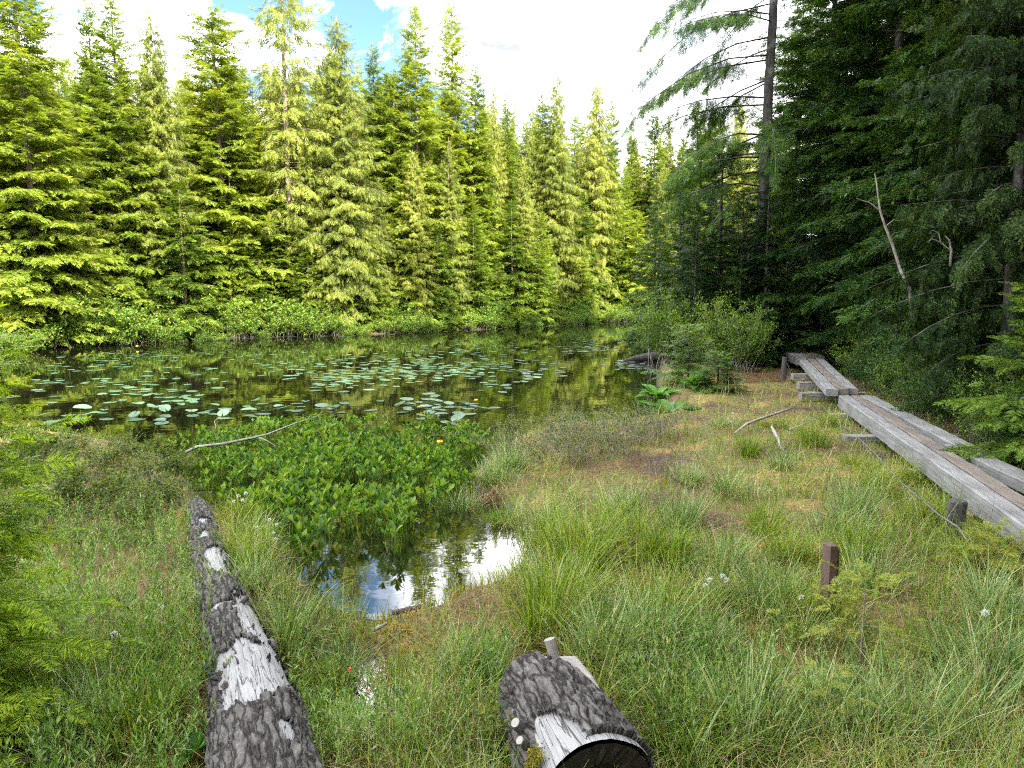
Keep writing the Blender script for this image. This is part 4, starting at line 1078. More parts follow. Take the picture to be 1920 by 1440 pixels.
for i, (px, py, s) in enumerate([(120, 900, 1.0), (200, 880, .9), (280, 900, .9), (90, 960, 1.0), (190, 950, 1.0), (300, 950, .8), (30, 900, 1.1), (240, 860, .7), (330, 870, .7), (140, 850, .8), (60, 850, .9), (250, 985, .7)]):
    p = g(px, py, 0.12)
    put('blueberry_bush', S_BLUE[i % 2], (p.x, p.y, hz(p.x, p.y)), i * 1.9, (s, s, s * (0.55 if py < 890 else 0.8)), SP, 'small blueberry bush ' + ['left of the middle of its patch', 'in the upper middle of its patch', 'in the upper right of its patch', 'at the lower left of its patch', 'at the lower middle of its patch', 'at the lower right near the log tip', 'behind the young hemlock branches at the left edge', 'at the water in the middle of the shore', 'at the water by the root of the pale branch', 'at the water left of the middle', 'at the water behind the young hemlock', 'lowest of all in the patch'][i], 'bush', 'blueberry bushes left of the log')

# small conifers close by
HL = asset(dict(seed=500, H=2.15, R=0.66, tr=0.03, nb=150, base=0.03, spray=0.17, temps=T_FIR_CLOSE, droop=0.35, prof=0.33, dens=0.75), M_BARK, M_YOUNG)
put('young_hemlock', HL, (-2.66, 3.3, hz(-2.66, 3.3)), 0.4, (1, 1, 0.98), label='young bright green hemlock with feathery branches at the left edge', cat='tree')
SC = asset(dict(seed=510, H=1.1, R=0.62, tr=0.02, nb=70, base=0.04, spray=0.14, temps=T_FIR_CLOSE, droop=0.3, prof=0.7, dens=0.9), M_BARK, M_SPR)
p = g(1290, 722, 0.1); put('small_spruce', SC, (p.x, p.y, hz(p.x, p.y)), 0.0, (1.45, 1.45, 1.25), label='small conical spruce on the bank above the broad bright leaves', cat='tree')
p = g(1345, 735, 0.1); put('small_spruce', SC, (p.x, p.y, hz(p.x, p.y)), 1.9, (1.2, 1.2, 0.75), label='low spreading spruce joined to the right of the small conical spruce', cat='tree')
SA = asset(dict(seed=520, H=0.60, R=0.42, tr=0.008, nb=18, base=0.25, spray=0.10, temps=T_FIR_CLOSE, droop=0.2, prof=0.4, dens=0.5, low_pitch=8, high_pitch=35, bare=0.35), M_TWIG, M_SAPL)
p = g(1612, 1262, 0.12); put('hemlock_sapling', SA, (p.x, p.y, hz(p.x, p.y)), 0.3, (1.0, 1.0, 0.95), label='yellow green sapling with thin bare twigs in front of the brown marker post', cat='sapling')
p = g(1545, 1370, 0.12); put('hemlock_sapling', SA, (p.x, p.y, hz(p.x, p.y)), 2.1, (0.75, 0.75, 0.45), label='low yellow green sapling nearer than the one in front of the marker post', cat='sapling')
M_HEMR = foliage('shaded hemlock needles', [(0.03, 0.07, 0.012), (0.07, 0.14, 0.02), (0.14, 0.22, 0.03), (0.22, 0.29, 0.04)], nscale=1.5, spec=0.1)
HR = asset(dict(seed=530, H=2.4, R=1.5, tr=0.035, nb=85, base=0.05, spray=0.20, temps=T_FIR_CLOSE, droop=0.35, prof=0.45, dens=1.0), M_BARK, M_HEMR)
put('young_hemlock', HR, (6.1, 7.9, hz(6.1, 7.9)), 0.4, (1, 1, 0.95), label='yellow green hemlock with layered flat branches at the right edge above the boardwalk', cat='tree')
SE = asset(dict(seed=540, H=0.5, R=0.42, tr=0.012, nb=32, base=0.1, spray=0.10, temps=T_FIR_CLOSE, droop=0.3, prof=0.5, dens=0.8), M_TWIG, M_SAPL)
p = g(1868, 1085, 0.12); put('hemlock_sapling', SE, (p.x, p.y, hz(p.x, p.y)), 0.3, (1, 1, 0.8), label='small bright sapling under the near left edge of the boardwalk', cat='sapling')

# leaning snag and dead twigs
def snag(name, pts, rads, material, label, cat, n=7, extra=()):
    mb = MB(); mb.tube(np.array(pts), rads, n, jit=0.15, rng=np.random.RandomState(3))
    for (pp, rr) in extra: mb.tube(np.array(pp), rr, 5, cap=False)
    return tag(link(name, mb.mesh(name, smooth=True), material), label, cat)
Y0 = 11.3
def A(px, py, y=Y0): return tuple(at(px, py, y))
snag('leaning_snag', [A(1712, 600, 11.1), A(1705, 541, 11.1), A(1688, 505), A(1672, 455), A(1660, 425), A(1650, 395), A(1643, 340, 11.5), A(1640, 325, 11.5)], [.028, .027, .024, .021, .018, .015, .010, .005], M_TWIG,
     'pale thin leaning snag in front of the dark firs', 'snag', extra=[([A(1650, 395), A(1630, 380), A(1605, 372)], [.012, .008, .003]), ([A(1660, 425), A(1676, 412), A(1690, 415)], [.01, .007, .003])])
snag('broken_stub', [A(1734, 560), A(1728, 530), A(1722, 512)], [.04, .03, .015], M_TWIG, 'short broken grey stub right of the leaning snag', 'snag')
snag('dead_branch', [A(1782, 500, 10.6), A(1784, 470, 10.6), A(1780, 450, 10.6), A(1772, 442, 10.6)], [.022, .018, .012, .004], M_PALE, 'curved bleached dead twigs against the dark firs', 'dead branch',
     extra=[([A(1783, 470, 10.6), A(1765, 455, 10.6), A(1748, 448, 10.6), A(1738, 454, 10.6)], [.012, .009, .006, .002]), ([A(1764, 455, 10.6), A(1760, 436, 10.6), A(1748, 432, 10.6), A(1742, 438, 10.6)], [.009, .007, .005, .002])])

# ------------------------------------------------------------------ boardwalk
def plank(name, p0, p1, w, t, material, parent, z0=None, shift=0.0):
    """timber lying from p0 to p1 (centre of the top face), local x along it"""
    p0 = Vector(p0); p1 = Vector(p1); d = p1 - p0; Ln = d.length
    r_ = np.random.RandomState(int(abs(p0.x * 991 + p0.y * 77)) % 9999)
    mb = MB(); n = max(6, int(Ln / 0.18)); b = min(0.012, t * 0.2)
    prof = [(-w / 2, -t), (-w / 2, -b), (-w / 2 + b, 0), (0, 0.0), (w / 2 - b, 0), (w / 2, -b), (w / 2, -t)]
    V = []
    for i in range(n + 1):
        for (yy, zz) in prof:
            V.append((Ln * i / n, yy + r_.normal(0, 0.0025), zz + r_.normal(0, 0.0025)))
    m = len(prof); q = []
    for i in range(n):
        for k in range(m):
            k2 = (k + 1) % m
            q.append((i * m + k, (i + 1) * m + k, (i + 1) * m + k2, i * m + k2))
    tri = []
    for base, sgn in ((0, 1), (n * m, -1)):
        for k in range(1, m - 1):
            tri.append((base, base + k, base + k + 1) if sgn == 1 else (base, base + k + 1, base + k))
    mb.add2(V, [np.array(q), np.array(tri)])
    o = link(name, mb.mesh(name), material, parent)
    rot = d.to_track_quat('X', 'Z')
    o.rotation_mode = 'QUATERNION'; o.rotation_quaternion = rot
    o.location = p0 - (parent.location if parent else Vector())
    return o
def mid(a, b): return (a + b) / 2
def deck(name, label, quads_px, z, th, mats, sleepers):
    """quads_px: list of (far_left, far_right, near_left, near_right) photo pixels of each timber's top face"""
    ref = g(*quads_px[0][0], z)
    root = empty(name, (ref.x, ref.y, hz(ref.x, ref.y))); tag(root, label, 'boardwalk')
    for (fl, fr, nl, nr), t, m in zip(quads_px, th, mats):
        F0, F1, N0, N1 = g(*fl, z), g(*fr, z), g(*nl, z), g(*nr, z)
        d = (mid(N0, N1) - mid(F0, F1)).normalized(); nrm = Vector((-d.y, d.x, 0))
        w = 0.5 * (abs((F1 - F0).dot(nrm)) + abs((N1 - N0).dot(nrm)))
        print('plank', name, round(w, 3), round(abs((F1 - F0).dot(nrm)), 3), round(abs((N1 - N0).dot(nrm)), 3), round((N0 - F0).length, 2))
        plank('plank', mid(F0, F1), mid(N0, N1), w - 0.012, t, m, root)
    for (px, py, half, zt) in sleepers:
        c = g(px, py, zt)
        o = plank('sleeper', (c.x - half, c.y - 0.02, zt), (c.x + half, c.y + 0.02, zt), 0.16, 0.14, M_SLEEP, root)
    return root
deck('long_boardwalk', 'long near boardwalk of thick silvery timbers running off the right edge',
     [((1572, 741), (1593, 741), (2051, 1080), (2110, 1080)),
      ((1595, 741), (1614, 741), (2112, 1080), (2167, 1080)),
      ((1616, 741), (1634, 741), (1820, 853), (1873, 853))], 0.42, (0.20, 0.10, 0.12), (M_TIMB, M_TIMB2, M_TIMB),
     [(1640, 775, 0.75, 0.22), (1690, 815, 0.8, 0.22), (1800, 880, 0.6, 0.2), (1900, 960, 0.6, 0.2)])
deck('middle_boardwalk', 'middle boardwalk section of three grey timbers on sleepers',
     [((1496, 672), (1511, 671), (1549, 730), (1572, 730)), ((1512, 671), (1527, 671), (1573, 730), (1590, 729)), ((1528, 671), (1543, 670), (1591, 729), (1607, 728))], 0.50, (0.12, 0.10, 0.10), (M_TIMB, M_TIMB2, M_TIMB),
     [(1530, 700, 0.55, 0.34), (1545, 716, 0.55, 0.30), (1560, 735, 0.6, 0.30), (1562, 742, 0.6, 0.16)])
deck('far_boardwalk', 'farthest boardwalk section where the path enters the dark trees',
     [((1452, 650), (1468, 650), (1494, 669), (1512, 669)), ((1469, 650), (1486, 650), (1513, 669), (1529, 668)), ((1487, 650), (1502, 650), (1530, 668), (1545, 667))], 0.52, (0.22, 0.12, 0.12), (M_TIMB, M_TIMB2, M_TIMB2),
     [(1500, 672, 0.5, 0.30), (1475, 662, 0.5, 0.30)])
o = plank('side_timber', g(1790, 833, 0.40), g(2160, 1000, 0.40), 0.24, 0.12, M_TIMB, None); tag(o, 'single grey timber lying along the right side of the long boardwalk', 'timber')
# posts, cable
def stub_post(px, py, r, h, label):
    p = g(px, py, 0.12); mb = MB(); z = hz(p.x, p.y)
    mb.tube(np.array([(0, 0, -0.2), (0, 0, h * 0.5), (0.01, 0, h - 0.02), (0.012, 0, h)]), [r * 1.05, r, r * 0.97, r * 0.85], 12, jit=0.12, rng=np.random.RandomState(int(px)))
    o = link('wooden_stub', mb.mesh('wooden_stub', smooth=False), M_LOGB); o.location = (p.x, p.y, z); tag(o, label, 'post'); return (p.x, p.y, z)
stub_post(1790, 1000, 0.075, 0.30, 'short dark wooden stub holding the cable beside the long boardwalk')
stub_post(1469, 712, 0.06, 0.55, 'dark upright post holding the cable beside the far boardwalk section')
mb = MB()
cab = [g(1475, 678, 0.45), g(1483, 700, 0.3), g(1500, 730, 0.15), g(1540, 775, 0.16), g(1600, 812, 0.2), g(1640, 850, 0.25), g(1690, 905, 0.28), g(1760, 965, 0.34), g(1798, 990, 0.36), g(1830, 1040, 0.26), g(1880, 1090, 0.2), g(1960, 1160, 0.2)]
cab = [tuple(c) for c in cab]
mb.tube(np.array(cab), 0.0085, 6)
tag(link('steel_cable', mb.mesh('steel_cable', smooth=True), M_CABLE), 'thin grey steel cable strung low along the left side of the boardwalk', 'cable')
# brown marker post
p = g(1556, 1172, 0.12); zt = 0.60
root = empty('marker_post', (p.x, p.y, hz(p.x, p.y)), R_(12)); tag(root, 'short brown marker post of two boards standing in the grass', 'post')
def board(name, x0, x1, y0, y1, z0, za, zb, mt, parent):
    mb = MB(); b = 0.004
    V = []
    for (z_, z2_, i) in ((z0, z0, 0), (za - b, zb - b, 0), (za, zb, b)):
        V += [(x0 + i, y0 + i, z_), (x1 - i, y0 + i, z2_), (x1 - i, y1 - i, z2_), (x0 + i, y1 - i, z_)]
    F = []
    for k in (0, 4):
        for j in range(4): F.append((k + j, k + (j + 1) % 4, k + 4 + (j + 1) % 4, k + 4 + j))
    F += [(8, 9, 10, 11), (3, 2, 1, 0)]
    mb.add(V, F); return link(name, mb.mesh(name), mt, parent)
board('board', -0.045, 0.005, -0.03, 0.05, -0.3, 0.50, 0.50, M_POST, root)
board('board', 0.009, 0.055, 0.02, 0.055, -0.3, 0.50, 0.455, M_POST, root)

# ------------------------------------------------------------------ logs
def log_mesh(pts, rads, seed, holes, nu=320, nv=120, bark_t=0.016, ridge=1.0):
    """returns wood core mesh, bark mesh; holes(u, ang) -> True where the bark is gone"""
    pts = np.array(pts, float); m = len(pts)
    cum = np.concatenate([[0], np.cumsum(np.linalg.norm(np.diff(pts, axis=0), axis=1))]); Ln = cum[-1]
    u = np.linspace(0, 1, nu)
    C = np.stack([np.interp(u * Ln, cum, pts[:, k]) for k in range(3)], -1)
    ker = np.ones(25) / 25
    for k in range(3):
        pad = np.pad(C[:, k], 12, mode='edge'); pad[:12] = 2 * C[0, k] - C[12:0:-1, k]; pad[-12:] = 2 * C[-1, k] - C[-2:-14:-1, k]
        C[:, k] = np.convolve(pad, ker, 'valid')
    Rr = np.interp(u * Ln, cum, rads)
    T = unit(np.gradient(C, axis=0))
    side = unit(np.cross(T, [0, 0, 1.0])); up = np.cross(side, T)
    a = np.linspace(0, 2 * np.pi, nv, endpoint=False)
    U, Aa = np.meshgrid(u * Ln, a, indexing='ij')
    def ring(R2):
        return C[:, None, :] + R2[..., None] * (np.sin(Aa)[..., None] * side[:, None, :] + np.cos(Aa)[..., None] * up[:, None, :])
    # seamless noise on the cylinder by blending
    W_ = (Aa + np.pi) % (2 * np.pi) - np.pi         # the seam of the pattern lies underneath
    def cn(su, sa, o):
        return fbm(U * su, W_ * sa + 20 + 0.35 * U * su * (vnoise(U, W_ * 2, 1.5, o) - 0.5), 1.0, o)
    base = Rr[:, None] * (1 + 0.16 * (cn(1.6, 0.9, seed) - 0.5))
    n1 = cn(4.0, 2.2, seed + 1); n2 = cn(9, 4.5, seed + 2); n3 = cn(13, 20, seed + 3)
    f1 = np.abs(cn(4.5, 4.0, seed + 4) - 0.5) * 2; f2 = np.abs(cn(4.0, 9.0, seed + 6) - 0.5) * 2
    plates = np.clip(f1 / 0.10, 0, 1) * 0.6 + np.clip(f2 / 0.12, 0, 1) * 0.4
    bark = base + bark_t + ridge * (0.024 * (n1 - 0.5) + 0.026 * (plates - 0.75) + 0.016 * (n3 - 0.5) + 0.010 * (n2 - 0.5))
    core = base + 0.004 * (cn(1.0, 16, seed + 9) - 0.5)
    H_ = holes(U / Ln, Aa, n1, n2)
    idx = np.arange(nu * nv).reshape(nu, nv)
    q = np.stack([idx[:-1], idx[1:], np.roll(idx[1:], -1, 1), np.roll(idx[:-1], -1, 1)], -1)
    keep = ~(H_[:-1] & H_[1:])
    edge = np.where(H_, 0.0, 1.0)
    bk = np.where(H_, base - 0.004, bark)
    mbw = MB(); mbw.add(ring(core).reshape(-1, 3), q.reshape(-1, 4))
    mbb = MB(); mbb.add(ring(bk).reshape(-1, 3), q[keep].reshape(-1, 4))
    wm_, bm_ = mbw.mesh('wood', smooth=True), mbb.mesh('bark', smooth=True)
    co = np.stack([U + seed, np.sin(Aa) * Rr[:, None], np.cos(Aa) * Rr[:, None]], -1).reshape(-1, 3).astype(np.float32)
    for me in (wm_, bm_):
        at_ = me.attributes.new('logco', 'FLOAT_VECTOR', 'POINT'); at_.data.foreach_set('vector', co.ravel())
    return wm_, bm_, (C, T, side, up, Rr)
def logmat(name, bark):
    m, nt = mat(name); l = nt.links.new
    at_ = N(nt, 'ShaderNodeAttribute', attribute_name='logco')
    def noise(sc, det=6.0, dist=0.0, rough=0.6):
        mp = N(nt, 'ShaderNodeMapping'); mp.inputs['Scale'].default_value = sc; l(at_.outputs['Vector'], mp.inputs['Vector'])
        no = N(nt, 'ShaderNodeTexNoise', i_Scale=1.0, i_Detail=det, i_Roughness=rough, i_Distortion=dist); l(mp.outputs[0], no.inputs['Vector']); return no, mp
    if bark:
        no, _ = noise((14, 46, 46), 7, 0.5, 0.7)
        nd, _ = noise((9, 26, 26), 3, 0, 0.5)
        vm = N(nt, 'ShaderNodeMapping'); vm.inputs['Scale'].default_value = (4.5, 34, 34); l(at_.outputs['Vector'], vm.inputs['Vector'])
        ad = N(nt, 'ShaderNodeMix', data_type='VECTOR'); ad.inputs[0].default_value = 0.22; l(vm.outputs[0], ad.inputs[4]); 
        sc_ = N(nt, 'ShaderNodeVectorMath', operation='SCALE'); sc_.inputs['Scale'].default_value = 6.0; l(nd.outputs['Color'], sc_.inputs[0]); l(sc_.outputs[0], ad.inputs[5])
        vo = N(nt, 'ShaderNodeTexVoronoi', feature='DISTANCE_TO_EDGE', i_Scale=1.0); l(ad.outputs[1], vo.inputs['Vector'])
        cr = ramp(nt, [(0.0, (0, 0, 0)), (0.16, (1, 1, 1))]); l(vo.outputs['Distance'], cr.inputs['Fac'])
        r = ramp(nt, [(0.30, (0.034, 0.029, 0.026)), (0.50, (0.095, 0.087, 0.081)), (0.72, (0.18, 0.168, 0.160))]); l(no.outputs['Fac'], r.inputs['Fac'])
        mx = N(nt, 'ShaderNodeMix', data_type='RGBA'); l(cr.outputs['Color'], mx.inputs[0]); mx.inputs[6].default_value = (0.018, 0.014, 0.012, 1); l(r.outputs['Color'], mx.inputs[7])
        col = mx.outputs[2]
        hh = N(nt, 'ShaderNodeMath', operation='MULTIPLY_ADD'); hh.inputs[1].default_value = 0.6; l(no.outputs['Fac'], hh.inputs[0]); l(cr.outputs['Color'], hh.inputs[2]); h = hh.outputs[0]; bd = 0.012
    else:
        no, _ = noise((3.5, 55, 55), 6, 0.4)
        n2, _ = noise((2.0, 22, 22), 4, 1.2, 0.5)
        ab = N(nt, 'ShaderNodeMath', operation='SUBTRACT'); ab.inputs[1].default_value = 0.5; l(n2.outputs['Fac'], ab.inputs[0])
        ab2 = N(nt, 'ShaderNodeMath', operation='ABSOLUTE'); l(ab.outputs[0], ab2.inputs[0])
        cr = ramp(nt, [(0.0, (0, 0, 0)), (0.018, (1, 1, 1))]); l(ab2.outputs[0], cr.inputs['Fac'])
        r = ramp(nt, [(0.25, (0.17, 0.165, 0.165)), (0.5, (0.27, 0.268, 0.27)), (0.75, (0.35, 0.345, 0.345))]); l(no.outputs['Fac'], r.inputs['Fac'])
        mx = N(nt, 'ShaderNodeMix', data_type='RGBA'); l(cr.outputs['Color'], mx.inputs[0]); mx.inputs[6].default_value = (0.05, 0.042, 0.038, 1); l(r.outputs['Color'], mx.inputs[7])
        col = mx.outputs[2]; h = cr.outputs['Color']; bd = 0.004
    p = N(nt, 'ShaderNodeBsdfPrincipled', i_Roughness=0.85); p.inputs['Specular IOR Level'].default_value = 0.25; l(col, p.inputs['Base Color'])
    bu = N(nt, 'ShaderNodeBump', i_Strength=0.9, i_Distance=bd); l(h, bu.inputs['Height']); l(bu.outputs[0], p.inputs['Normal'])
    o = N(nt, 'ShaderNodeOutputMaterial'); l(p.outputs[0], o.inputs['Surface'])
    return m
M_LOGW = logmat('bleached log wood', False); M_LOGK = logmat('furrowed log bark', True)

def Lp(px, py, r): 
    p = g(px, py, 0.12 + r * 1.0); return (p.x, p.y, 0.12 + r * 0.55)
LL = [(515, 1560, .21), (499, 1440, .203), (483, 1340, .195), (457, 1240, .172), (428, 1150, .15), (406, 1080, .128), (392, 1020, .108), (376, 965, .085), (369, 942, .05)]
pts = [Lp(a, b, c) for a, b, c in LL]; rads = [c for _, _, c in LL]
# distance ratio along log for pixel rows
cumL = np.concatenate([[0], np.cumsum(np.linalg.norm(np.diff(np.array(pts), axis=0), axis=1))]); cumL = cumL / cumL[-1]
uy = lambda py: float(np.interp(-py, [-b for _, b, _ in LL], cumL))
def holes_L(u, a, n1, n2):
    aa = (a + np.pi) % (2 * np.pi) - np.pi
    w = (n1 - 0.5) * 2.0 + (n2 - 0.5) * 2.2
    H_ = np.zeros(u.shape, bool)
    for (y0, y1, ac, aw) in [(1345, 1232, 0.30, 1.35), (1245, 1135, 0.62, 0.50), (1095, 1040, 0.15, 0.75), (1022, 1008, -0.35, 0.5), (995, 982, -0.2, .7), (1160, 1150, -0.3, .5), (1440, 1400, 0.5, .16)]:
        uc = (uy(y0) + uy(y1)) / 2; uh = abs(uy(y1) - uy(y0)) / 2
        H_ |= (((u - uc) / uh) ** 2 + ((aa - ac) / aw) ** 2 + w * 1.1) < 1.0
    return H_
# side axis: sin(a)>0 is to the right of travel direction; the log is traced from near to far
wme, bme, fr = log_mesh(pts, rads, 3, holes_L, nu=560)
wme.materials.append(M_LOGW); bme.materials.append(M_LOGK)
root = tag(empty('fallen_log', (0, 0, 0)), 'long fallen log with dark bark and bleached bare patches left of the pool', 'log')
link('wood', wme, None, root); link('bark', bme, None, root)
def stick(name, pts, rads, material, parent=None, n=6, jit=0.15, smooth=True):
    mb = MB(); mb.tube(np.array(pts), rads, n, jit=jit, rng=np.random.RandomState(5)); return link(name, mb.mesh(name, smooth=smooth), material, parent)
def G(px, py, z): return tuple(g(px, py, z))
stick('branch_stub', [G(425, 1100, .24), G(440, 1085, .30), G(450, 1070, .34)], [.022, .016, .012], M_BARK, root)
stick('branch_stub', [G(440, 1150, .28), G(455, 1130, .33), G(468, 1112, .36)], [.022, .018, .009], M_BARK, root)
stick('branch_stub', [G(410, 1262, .26), G(392, 1252, .27), G(382, 1248, .26)], [.03, .025, .012], M_BARK, root)

# short cut log
E0 = g(1120, 1494, 0.28); E1 = g(1006, 1294, 0.32)
axis_v = (E1 - E0).normalized()
ptsr = [tuple(E0), tuple(E0.lerp(E1, 0.35)), tuple(E0.lerp(E1, 0.7)), tuple(E1)]
def holes_R(u, a, n1, n2):
    aa = (a + np.pi) % (2 * np.pi) - np.pi
    w = (n1 - 0.5) * 1.2 + (n2 - 0.5) * 0.5
    H_ = (u < 0.055 + 0.03 * (n1 - 0.5))
    H_ |= (((u - 0.0) / 0.36) ** 2 + ((aa + 0.62) / 0.42) ** 2 + w) < 1.0
    H_ |= (((u - 0.80) / 0.24) ** 2 + ((aa - 1.05) / 0.14) ** 2 + w * .6) < 1.0
    H_ |= (((u - 0.97) / 0.06) ** 2 + ((aa - 0.35) / 0.3) ** 2 + w) < 1.0
    return H_
LEN = (E1 - E0).length; print('cut log length', LEN)
wme, bme, fr2 = log_mesh(ptsr, [0.235, 0.232, 0.212, 0.175], 8, holes_R, nu=300, nv=170, bark_t=0.02, ridge=1.25)
wme.materials.append(M_LOGW); bme.materials.append(M_LOGK)
root = tag(empty('cut_log', (0, 0, 0)), 'short thick cut log with furrowed bark and dark sawn end at the bottom', 'log')
link('wood', wme, None, root); link('bark', bme, None, root)
C, T_, sd_, up_, Rr = fr2
def endmat():
    m, nt = mat('dark sawn end'); l = nt.links.new
    at_ = N(nt, 'ShaderNodeAttribute', attribute_name='ringco'); mp = N(nt, 'ShaderNodeMapping'); mp.inputs['Scale'].default_value = (26, 26, 130); l(at_.outputs['Vector'], mp.inputs['Vector'])
    no = N(nt, 'ShaderNodeTexNoise', i_Scale=1.0, i_Detail=6.0, i_Distortion=0.5, i_Roughness=0.7); l(mp.outputs[0], no.inputs['Vector'])
    r = ramp(nt, [(0.36, (0.005, 0.004, 0.0035)), (0.55, (0.018, 0.011, 0.008)), (0.72, (0.060, 0.034, 0.024))]); l(no.outputs['Fac'], r.inputs['Fac'])
    p = N(nt, 'ShaderNodeBsdfPrincipled', i_Roughness=0.7); l(r.outputs['Color'], p.inputs['Base Color'])
    bu = N(nt, 'ShaderNodeBump', i_Strength=0.4, i_Distance=0.01); l(no.outputs['Fac'], bu.inputs['Height']); l(bu.outputs[0], p.inputs['Normal'])
    o = N(nt, 'ShaderNodeOutputMaterial'); l(p.outputs[0], o.inputs['Surface']); return m
def disc(ci, rad, outward, material, name, parent, rim=True):
    c = C[ci]; t = T_[ci] * outward; n = 72; mb = MB()
    V = []; rings = [0.0, 0.3, 0.45, 0.6, 0.8, 0.985]
    dep = [-0.035, -0.03, -0.012, 0.0, 0.004, 0.006] if rim else [0.02, 0.02, 0.01, 0.0, -0.01, -0.03]
    rs = np.random.RandomState(4)
    for rr, dd in zip(rings, dep):
        for k in range(n):
            a = 2 * np.pi * k / n
            V.append(c + t * (dd + rs.normal(0, 0.002 if rim else 0.008)) + rad * rr * (math.sin(a) * sd_[ci] + math.cos(a) * up_[ci]))
    q = []
    for i in range(len(rings) - 1):
        for k in range(n):
            k2 = (k + 1) % n; q.append((i * n + k, i * n + k2, (i + 1) * n + k2, (i + 1) * n + k))
    mb.add(V, q); me = mb.mesh(name)
    if rim:
        at_ = me.attributes.new('ringco', 'FLOAT_VECTOR', 'POINT')
        at_.data.foreach_set('vector', np.array([(math.cos(2 * np.pi * (j % n) / n) * 0.06, math.sin(2 * np.pi * (j % n) / n) * 0.06, rings[j // n] * rad) for j in range(len(V))], np.float32).ravel())
    return link(name, me, material, parent)
disc(0, Rr[0] * 0.985, -1, endmat(), 'sawn_end', root)
disc(-1, Rr[-1] * 1.05, 1, M_LOGB, 'broken_end', root, rim=False)
# bleached limb along the right flank, rising above the far end; two sawn stubs on the left flank
def onlog(u, ang, h=0.0):
    i = int(u * (len(C) - 1)); return C[i] + (Rr[i] + h) * (math.sin(ang) * sd_[i] + math.cos(ang) * up_[i])
B0 = onlog(0.50, 1.02, 0.0); B1 = onlog(0.86, 0.66, 0.032)
B2 = np.array(at(1042, 1238, float(B1[1]) + 0.05)); B3 = np.array(at(1030, 1198, float(B1[1]) + 0.07))
stick('bleached_limb', [tuple(B0), tuple((B0 + B1) / 2 + np.array([0, 0, .01])), tuple(B1), tuple(B2), tuple(B3)], [.015, .03, .034, .026, .026], M_PALE, root, 16, 0.12, False)
for (u_, an_, r__, hh) in ((0.42, -1.05, 0.024, 0.055), (0.30, -1.12, 0.020, 0.05)):
    p0 = onlog(u_, an_, -0.01); nrm = unit((p0 - C[int(u_ * (len(C) - 1))])[None])[0]; p1 = p0 + nrm * hh + np.array([-0.0, -0.02, 0.03])
    s_ = stick('branch_stub', [tuple(p0), tuple((p0 + p1) / 2), tuple(p1)], [r__ * 1.3, r__ * 1.1, r__], M_LOGB, root, 12, 0.08)
    e = p1 + unit((p1 - p0)[None])[0] * 0.003
    stick('sawn_face', [tuple(p1 - unit((p1 - p0)[None])[0] * 0.002), tuple(e)], [r__ * 0.86, r__ * 0.8], M_PALE, s_, 12, 0.12, False)

mm = MB(); rm = np.random.RandomState(6); nm_ = 900
um = np.clip(rm.normal(0.13, 0.035, nm_), 0.03, 0.3); am = rm.normal(-1.08, 0.11, nm_)
Pm = np.array([onlog(a_, b_, 0.022) for a_, b_ in zip(um, am)]); Dm = unit(Pm - np.array([C[int(a_ * (len(C) - 1))] for a_ in um]) + rm.normal(0, 0.12, (nm_, 3)))
v, q = place(T_OVAL, frames(Dm, np.tile([0.1, 0.0, 1.0], (nm_, 1)), rm.uniform(0, 6, nm_)), Pm, rm.uniform(0.008, 0.018, nm_)); mm.add(v, q)
o = link('moss_patch', mm.mesh('moss_patch'), M_MOSS, root); o['label'] = 'orange brown moss patch beside the bare wood'
# sticks and branches
tag(stick('fallen_branch', [G(348, 848, .25), G(370, 838, .28), G(420, 832, .30), G(470, 822, .30), G(500, 815, .31), G(550, 795, .30), G(605, 777, .26)], [.018, .02, .018, .016, .013, .010, .004], M_PALE), 'long pale bare branch lying over the buckbean bed', 'branch')
tag(stick('fallen_branch', [G(480, 818, .27), G(500, 826, .24), G(520, 838, .2)], [.010, .007, .004], M_PALE), 'short side twig hanging from the long pale branch over the buckbean', 'branch')
tag(stick('thin_stick', [G(400, 818, .1), G(405, 800, .2), G(402, 790, .26), G(412, 780, .32)], [.006, .005, .004, .003], M_PALE), 'crooked pale stick standing in the water above the long pale branch', 'stick')
tag(stick('fallen_branch', [G(1378, 812, .15), G(1400, 795, .25), G(1440, 780, .28), G(1465, 772, .30), G(1485, 765, .32)], [.016, .02, .02, .018, .012], M_PALE), 'curved grey branch on the grass left of the boardwalk joint', 'branch')
tag(stick('fallen_branch', [G(1478, 806, .16), G(1500, 798, .22), G(1525, 788, .28)], [.012, .012, .009], M_PALE), 'short straight grey stick right of the curved branch', 'stick')
tag(stick('root_snag', [G(1466, 850, .1), G(1460, 825, .2), G(1452, 810, .27), G(1447, 800, .3)], [.02, .022, .024, .014], M_PALE), 'small upright grey root snag below the curved branch', 'snag')
tag(stick('floating_log', [G(1170, 677, .02), G(1190, 673, .06), G(1215, 669, .12), G(1250, 666, .18)], [.04, .10, .14, .14], M_LOGB, n=10), 'brown mossy log end reaching into the pond from the right bank', 'log')
tag(stick('thin_stick', [G(700, 1182, .16), G(712, 1176, .18), G(726, 1168, .18)], [.012, .013, .008], M_PALE), 'short pale piece of wood on moss below the small pool', 'stick')
tag(stick('fallen_branch', [G(735, 1150, .05), G(770, 1142, .07), G(815, 1132, .1)], [.016, .02, .012], M_LOGB), 'dark rotten stick on the near edge of the small pool', 'stick')
tag(stick('arched_twig', [G(1185, 795, .15), G(1179, 805, .3), G(1190, 818, .36), G(1230, 825, .3)], [.006, .006, .005, .004], M_PALE), 'thin arched twig in the brush at the near shore', 'twig')

